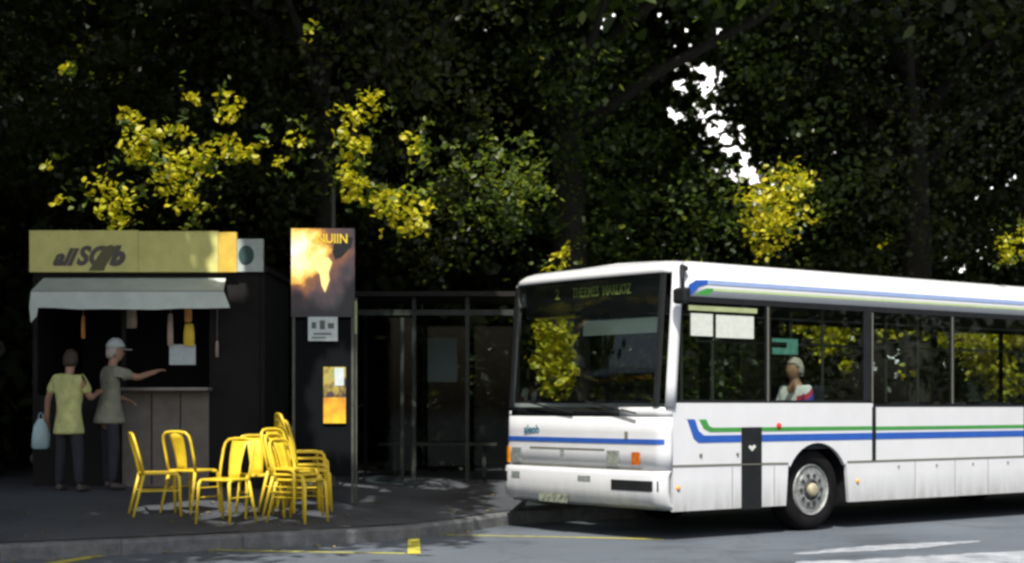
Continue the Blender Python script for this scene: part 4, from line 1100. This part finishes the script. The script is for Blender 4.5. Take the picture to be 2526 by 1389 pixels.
def keep_mask(P):
    """False for leaves standing in the sun's way to one of the bright sprays"""
    keep = np.ones(len(P), bool)
    for x, y, z, r, soft in ALLS:
        w = P - np.array([x, y, z]); t = w @ TS
        d2 = (w * w).sum(1) - t * t
        rr = r * 1.15 + 0.13
        hit = (d2 < rr * rr) & (t > 0.12)
        if soft: hit &= RNG.random(len(P)) < 0.98
        keep &= ~hit
    # the open gap between the two big crowns, through which the sky shows
    D = np.array([0.128, 1, 0.166]); D /= np.linalg.norm(D)
    w = P - np.array([3.45, 27.0, 5.9]); w = w - np.outer(w @ D, D)
    a = np.array([-1.0, 0, 2.1]); b = np.array([1.05, 0, -1.5]); ab = b - a
    tt = np.clip(((w - a) @ ab) / (ab @ ab), 0, 1)
    dd = np.linalg.norm((w - a) - tt[:, None] * ab, axis=1)
    wid = 0.20 + 0.24 * tt + 0.24 * np.sin(P[:, 2] * 6.1 + P[:, 0] * 5.1) + 0.14 * np.sin(P[:, 2] * 17 + P[:, 1] * 3)
    keep &= ~((dd < wid) & (P[:, 1] > 19.0) & (RNG.random(len(P)) > 0.03))
    # smaller chinks higher up between the two crowns
    for hx, hz, hr in ((1.48, 7.8, .17), (1.70, 7.92, .13), (2.45, 7.9, .13), (3.46, 7.7, .12), (2.98, 7.72, .10), (3.25, 6.95, .22), (2.72, 6.75, .20), (2.70, 6.25, .17), (0.68, 7.2, .09), (3.5, 6.9, .16), (2.95, 7.2, .1)):
        Dh = np.array([hx, 27.0, hz - CAM_H]); Dh /= np.linalg.norm(Dh)
        w = P - np.array([hx, 27.0, hz]); w = w - np.outer(w @ Dh, Dh)
        keep &= ~(((w * w).sum(1) < (hr * (1.15 + 0.45 * np.sin(P[:, 0] * 13 + P[:, 2] * 9) + 0.35 * np.sin(P[:, 2] * 21 + P[:, 1] * 5))) ** 2) & (P[:, 1] > 18.0))
    return keep

def leaves_mesh(name, P, size, m, parent=None):
    n = len(P)
    if n == 0: return None
    nrm = RNG.normal(size=(n, 3)); nrm[:, 2] = np.abs(nrm[:, 2]) + 0.35; nrm /= np.linalg.norm(nrm, axis=1)[:, None]
    ax = RNG.normal(size=(n, 3)); ax[:, 2] -= 0.5
    ax -= nrm * (ax * nrm).sum(1)[:, None]; ax /= np.linalg.norm(ax, axis=1)[:, None]
    bx = np.cross(nrm, ax)
    L = (size * RNG.uniform(0.65, 1.35, n))[:, None]
    W = L * RNG.uniform(0.55, 0.8, n)[:, None]
    fold = nrm * L * RNG.uniform(-0.10, 0.14, n)[:, None]
    V = np.empty((n, 6, 3))
    V[:, 0] = P - ax * L * 0.5
    V[:, 1] = P - ax * L * 0.18 + bx * W * 0.5 + fold
    V[:, 2] = P + ax * L * 0.22 + bx * W * 0.40 + fold
    V[:, 3] = P + ax * L * 0.55
    V[:, 4] = P + ax * L * 0.22 - bx * W * 0.40 + fold
    V[:, 5] = P - ax * L * 0.18 - bx * W * 0.5 + fold
    me = bpy.data.meshes.new(name)
    me.vertices.add(6 * n); me.vertices.foreach_set('co', V.ravel().astype(np.float32))
    base = (np.arange(n) * 6)[:, None]
    q = np.concatenate([base + np.array([[0, 1, 2, 3]]), base + np.array([[0, 3, 4, 5]])], 1).ravel()
    me.loops.add(8 * n); me.loops.foreach_set('vertex_index', q.astype(np.int32))
    me.polygons.add(2 * n)
    me.polygons.foreach_set('loop_start', (np.arange(2 * n) * 4).astype(np.int32))
    me.polygons.foreach_set('loop_total', np.full(2 * n, 4, np.int32))
    me.update(calc_edges=True)
    me.materials.append(m)
    o = bpy.data.objects.new(name, me); COL.objects.link(o)
    if parent: o.parent = parent
    return o

def clumps(bounds, nclump, per, rad, test=None):
    (x0, x1), (y0, y1), (z0, z1) = bounds
    c = np.stack([RNG.uniform(x0, x1, nclump), RNG.uniform(y0, y1, nclump), RNG.uniform(z0, z1, nclump)], 1)
    if test is not None: c = c[test(c)]
    rr = rad * RNG.uniform(0.6, 1.3, len(c))
    p = np.repeat(c, per, 0) + RNG.normal(size=(len(c) * per, 3)) * np.repeat(rr, per)[:, None] * np.array([1, 1, 0.6]) * 0.6
    return p

def kerb_y(x):
    xs = [k[0] for k in KERB]; ys = [k[1] for k in KERB]
    return np.interp(x, xs, ys)
def bus_y(x): return 16.2 + (x - 1.53) * 0.781

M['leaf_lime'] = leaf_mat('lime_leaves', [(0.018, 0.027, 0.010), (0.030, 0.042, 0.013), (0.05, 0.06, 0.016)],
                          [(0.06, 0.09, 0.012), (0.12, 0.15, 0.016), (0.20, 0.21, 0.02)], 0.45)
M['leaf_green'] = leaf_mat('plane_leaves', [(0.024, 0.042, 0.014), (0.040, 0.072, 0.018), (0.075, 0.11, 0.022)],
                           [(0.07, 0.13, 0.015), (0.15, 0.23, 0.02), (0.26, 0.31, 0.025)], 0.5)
M['leaf_sunlit'] = leaf_mat('sunlit_yellow_leaves', [(0.30, 0.33, 0.015), (0.50, 0.49, 0.02), (0.66, 0.56, 0.03)],  # sunlight put into the leaf colour: brighter copy for the sprays
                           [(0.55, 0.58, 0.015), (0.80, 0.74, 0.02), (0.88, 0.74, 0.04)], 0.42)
M['leaf_halflit'] = leaf_mat('halflit_green_leaves', [(0.05, 0.085, 0.02), (0.09, 0.14, 0.025), (0.17, 0.20, 0.03)],  # half-lit tone put into the leaf colour, for greener sprays and halos
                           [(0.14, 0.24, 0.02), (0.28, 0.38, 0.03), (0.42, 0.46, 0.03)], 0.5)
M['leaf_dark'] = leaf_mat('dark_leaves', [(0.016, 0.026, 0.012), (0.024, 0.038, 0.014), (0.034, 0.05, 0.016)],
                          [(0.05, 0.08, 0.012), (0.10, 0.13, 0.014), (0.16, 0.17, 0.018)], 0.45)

# trees: (x, y, trunk radius, leaf material, label)
TREES = [(-8.6, 20.6, 0.26, 'leaf_lime', 'broad tree behind the kiosk with yellow sunlit sprays'),
         (-2.55, 21.9, 0.17, 'leaf_lime', 'slender tree between kiosk and shelter with yellow sunlit leaves'),
         (0.85, 23.4, 0.30, 'leaf_green', 'thick-trunked tree behind the bus nose with dark green crown'),
         (6.6, 26.3, 0.30, 'leaf_dark', 'dense dark tree overhanging the bus roof'),
         (12.5, 30.0, 0.30, 'leaf_dark', 'dark tree beyond the rear of the bus')]
TXY = np.array([t[:2] for t in TREES])

near = []   # visible, fine leaves
far = []    # upper crowns, larger leaves
# lower, visible fringe of the left crowns over kiosk and pavement
near.append(clumps(((-11, 1.6), (18.2, 24.0), (3.3, 7.2)), 950, 46, 0.42,
                   lambda c: (c[:, 1] > kerb_y(c[:, 0]) + 2.6 - 0.9 * (c[:, 2] - 4)) & (c[:, 2] > 3.75 + 0.3 * np.sin(c[:, 0] * 2.1) - 0.12 * (c[:, 1] - 19.5))
                   & ((c[:, 1] > 21.3) | (c[:, 2] > 3.9)) & ((c[:, 1] > 20.1) | (c[:, 0] > -2.3) | (c[:, 2] > 6.6))))
# behind the bus
near.append(clumps(((0.5, 15), (22, 31), (2.8, 8.0)), 1800, 46, 0.45,
                   lambda c: (c[:, 1] > bus_y(c[:, 0]) + 4.2 - 0.9 * (c[:, 2] - 3.4)) & (c[:, 1] < bus_y(c[:, 0]) + 12) & (c[:, 2] > 3.1)))
# the upper crowns (shade givers)
far.append(clumps(((-15, 2.0), (11, 27), (6.9, 12.5)), 3000, 44, 0.75,
                  lambda c: (c[:, 1] > kerb_y(c[:, 0]) - 1.2 - 0.45 * (c[:, 2] - 6.3)) & (c[:, 1] < kerb_y(c[:, 0]) + 11)))
far.append(clumps(((1.5, 17), (15, 36), (7.0, 12.5)), 3200, 44, 0.75,
                  lambda c: (c[:, 1] > bus_y(c[:, 0]) - 0.6 - 0.45 * (c[:, 2] - 7)) & (c[:, 1] < bus_y(c[:, 0]) + 13)))
far.append(clumps(((-15, 1.2), (6, 17), (7.0, 10.5)), 2200, 44, 0.75,  # unseen overhang added to shade the chairs and pavement
                  lambda c: (c[:, 1] > kerb_y(c[:, 0]) - 5.9) & (c[:, 1] < kerb_y(c[:, 0]) - 0.8) & (c[:, 0] < -0.35 - 0.10 * (c[:, 1] - 10))))
near = np.concatenate(near); far = np.concatenate(far)
near = near[keep_mask(near)]; far = far[keep_mask(far)]
# the added overhang ends short of the bus nose, leaving it in sun
far = far[~((far[:, 1] < kerb_y(far[:, 0]) - 0.4) & (far[:, 0] > -0.7 - 0.9 * RNG.random(len(far)) ** 2) & (far[:, 0] < 3))]

def spray(x, y, z, r, n):
    """a leafy twig end: short random walks of leaves"""
    out = []
    k = max(2, int(n / 14))
    for i in range(k):
        p = np.array([x, y, z]) + RNG.normal(size=3) * r * np.array([.62, .5, .62])
        d = RNG.normal(size=3) * np.array([1, .7, .6]); d /= np.linalg.norm(d)
        for j in range(14):
            p = p + d * r * 0.12 + np.array([0, 0, -0.008])
            q = p + RNG.normal(size=3) * 0.035
            if np.linalg.norm(q - np.array([x, y, z])) < r * RNG.uniform(0.75, 1.75): out.append(q)
    return out
sp = []; spg = []
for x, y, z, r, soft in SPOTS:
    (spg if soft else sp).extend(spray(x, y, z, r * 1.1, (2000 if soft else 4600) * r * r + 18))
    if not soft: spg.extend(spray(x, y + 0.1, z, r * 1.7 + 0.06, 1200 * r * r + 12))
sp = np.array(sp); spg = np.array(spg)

def nearest(P):
    return np.argmin(((P[:, None, :2] - TXY[None]) ** 2).sum(2), 1)
idn, idf, ids, idg = nearest(near), nearest(far), nearest(sp), nearest(spg)
for i, (x, y, r, lm, label) in enumerate(TREES):
    gz = ground_z(x, y)
    root = empty('tree', (x, y, gz)); tag(root, label, 'tree')
    tk = MB()
    lean = RNG.normal(size=2) * 0.12
    path = [(lean[0] * t * 1.0 + 0.05 * math.sin(3 * t), lean[1] * t, 6.5 * t) for t in np.linspace(0, 1, 9)]
    tk.tube(path, [r * (1.35 if k == 0 else 1.05 - 0.055 * k) for k in range(9)], 12)
    top = Vector(path[-1])
    for k in range(8):
        a = 2 * math.pi * k / 8 + RNG.uniform(-.3, .3); h0 = path[6 + k % 3]
        e = Vector((math.cos(a), math.sin(a), 0)) * RNG.uniform(2.0, 4.0)
        b0 = Vector(h0)
        tk.tube([b0, b0 + e * 0.35 + Vector((0, 0, 0.9)), b0 + e * 0.75 + Vector((0, 0, 1.6)), b0 + e + Vector((0, 0, 2.6))], [r * 0.45, r * 0.32, r * 0.2, r * 0.06], 7)
    tk.tube([top, top + Vector((0.2, 0.1, 2.5)), top + Vector((0.1, 0.3, 5))], [r * 0.6, r * 0.35, r * 0.08], 8)
    tk.build('trunk', M['bark'], root, smooth=True)
    off = np.array([x, y, gz])
    pn = near[idn == i] - off
    if (ids == i).any(): leaves_mesh('sunlit_twigs', sp[ids == i] - off, np.full((ids == i).sum(), 0.078), M['leaf_sunlit'], root)['kind'] = 'stuff'
    if (idg == i).any(): leaves_mesh('halflit_twigs', spg[idg == i] - off, np.full((idg == i).sum(), 0.085), M['leaf_halflit'], root)['kind'] = 'stuff'
    sz = np.full(len(pn), 0.088)
    pf = far[idf == i] - off
    P = np.concatenate([pn, pf]); S_ = np.concatenate([sz, np.full(len(pf), 0.21)])
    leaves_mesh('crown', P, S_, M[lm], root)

# shrubs behind the bus, seen through its windows
def shrub(cx, cy, w, d, h, n, lm, label, spots):
    gz = ground_z(cx, cy)
    root = empty('shrub', (cx, cy, gz)); tag(root, label, 'shrub')
    st = MB()
    for k in range(7):
        a = RNG.uniform(0, 6.28); e = Vector((math.cos(a) * w * 0.35, math.sin(a) * d * 0.35, h * RNG.uniform(.6, .9)))
        st.tube([(0, 0, 0), e * 0.4 + Vector((0.03, 0.02, 0.1)), e], [0.03, 0.022, 0.008], 6)
    st.build('stem', M['bark'], root, smooth=True)
    p = RNG.normal(size=(n, 3)) * np.array([w * 0.28, d * 0.28, h * 0.24]) + np.array([0, 0, h * 0.52])
    p = p[p[:, 2] > 0.05] + np.array([cx, cy, gz])
    p = p[keep_mask(p)]
    q = []
    for s in spots: q += spray(s[0], s[1], s[2], s[3], (11000 if s[0] < 1.5 else 5600) * s[3] ** 2 + 20)
    if q:
        q = np.array(q); leaves_mesh('sunlit_twigs', q - np.array([cx, cy, gz]), np.full(len(q), 0.09), M['leaf_sunlit'], root)['kind'] = 'stuff'
    leaves_mesh('foliage', p - np.array([cx, cy, gz]), np.full(len(p), 0.10), M[lm], root)
LOWa = [s for s in LOW]
cent = [(0.60, 24.6, 1.3, 1.0, 2.6), (5.0, 26.9, 2.2, 1.2, 3.2), (7.8, 27.1, 2.2, 1.2, 3.0), (2.6, 24.3, 1.6, 1.2, 2.4), (10.4, 28.5, 2.4, 1.5, 3.0)]
labs = ['yellow-leaved shrub glowing in the sun behind the bus windscreen', 'leafy shrub behind the middle windows of the bus with lit sprays',
        'bushy shrub seen through the rearmost visible bus window', 'low dark shrub behind the cab of the bus', 'dark shrub behind the rear half of the bus']
own = {i: [] for i in range(5)}
for s in LOWa:
    k = min(range(5), key=lambda i: (s[0] - cent[i][0]) ** 2 + (s[1] - cent[i][1]) ** 2); own[k].append(s)
for i, c in enumerate(cent):
    shrub(*c, 2600, 'leaf_lime' if i < 3 else 'leaf_green', labs[i], own[i])

# dense wood closing the view behind everything
W = clumps(((-17, 20), (25, 33), (0.3, 10.8)), 3800, 32, 0.8, lambda c: c[:, 1] > 26.2 + 0.42 * np.maximum(0, c[:, 0]))
W = np.concatenate([W, clumps(((-18, 1.5), (23.8, 29), (0.4, 5.5)), 1100, 34, 0.7, lambda c: (c[:, 1] > 23.2 + 0.25 * np.maximum(0, c[:, 0] + 3)) | (c[:, 0] < -7.2)),
                     clumps(((-18, 3), (26, 33), (4.5, 11.5)), 2200, 32, 0.85), clumps(((4.5, 24), (30, 38), (5, 12)), 1300, 32, 0.9, lambda c: c[:, 1] > 28 + 0.42 * np.maximum(0, c[:, 0])),
                     clumps(((-20, -7), (19.5, 27), (0.3, 5.0)), 420, 34, 0.7), clumps(((2, 22), (26, 36), (0.4, 5.5)), 900, 34, 0.7, lambda c: c[:, 1] > 26.6 + 0.5 * np.maximum(0, c[:, 0] - 4))])
W = W[keep_mask(W)]
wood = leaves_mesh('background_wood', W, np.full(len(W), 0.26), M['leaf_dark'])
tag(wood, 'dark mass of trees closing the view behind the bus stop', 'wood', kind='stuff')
# a sunlit tree far beyond the gap
def far_tree(x, y, h, w, lm, label, n=5000, size=0.2, z0=0.25):
    root = empty('tree', (x, y, 0)); tag(root, label, 'tree')
    tk = MB(); tk.tube([(0, 0, 0), (0.1, 0, h * 0.3), (0, 0.1, h * 0.75)], [0.25, 0.2, 0.06], 9)
    for k in range(6):
        a = k * 1.05; tk.tube([(0.08, 0, h * 0.3), (math.cos(a) * w * 0.3, math.sin(a) * w * 0.3, h * 0.6)], [0.1, 0.03], 6)
    tk.build('trunk', M['bark'], root, smooth=True)
    nc = n // 40
    u = RNG.normal(size=(nc, 3)); u /= np.linalg.norm(u, axis=1)[:, None]; u *= RNG.uniform(0.45, 1, nc)[:, None] ** 0.5
    c = u * np.array([w / 2, w / 2, h * (1 - z0) / 2]) + np.array([0, 0, h * (1 + z0) / 2])
    P = np.repeat(c, 40, 0) + RNG.normal(size=(nc * 40, 3)) * 0.32
    leaves_mesh('crown', P, np.full(len(P), size), M[lm], root)
far_tree(7.6, 47, 8.2, 6, 'leaf_lime', 'sunlit yellow-green tree far beyond the gap in the crowns', 6000)
# trees farther along the street, mirrored in the bus windows
far_tree(24, 14.5, 9, 7, 'leaf_lime', 'sunlit street tree along the road past the bus', 9000, 0.2, 0.1)
far_tree(33, 12, 10, 8, 'leaf_green', 'green street tree beyond the sunlit roadside tree', 7000, 0.24, 0.1)
far_tree(32, 21, 10, 8, 'leaf_dark', 'dark street tree standing farthest along the road', 7000, 0.24, 0.1)

# added bank of white lumps, slanted to the sun so sky gaps turn white
M['backdrop'] = mat('backdrop_white', (0.92, 0.92, 0.93), 1.0, spec=0.0)
bm = bmesh.new()
rc = random.Random(5)
for k in range(1000):
    t = rc.random(); x = -10 + 190 * t; h = 120 + 85 * (1 - abs(2 * t - 0.9) ** 2 * 0.6)
    r_ = rc.uniform(6, 12); z = rc.uniform(8, h)
    bmesh.ops.create_icosphere(bm, subdivisions=2, radius=r_, matrix=Matrix.Translation((x, 440 + 1.5 * z + rc.uniform(-4, 4), z)))
for v in bm.verts:
    n = math.sin(v.co.x * 0.71) * math.sin(v.co.z * 0.77 + 1) + 0.6 * math.sin(v.co.x * 1.9 + v.co.z * 1.3) * math.sin(v.co.z * 2.1 + v.co.y)
    v.co += v.normal * 1.6 * n
me = bpy.data.meshes.new('backdrop'); bm.to_mesh(me); bm.free(); me.shade_smooth(); me.materials.append(M['backdrop'])
co = bpy.data.objects.new('backdrop', me); COL.objects.link(co)
tag(co, 'added white backdrop brightening the sky gaps behind the trees', 'backdrop', kind='stuff')
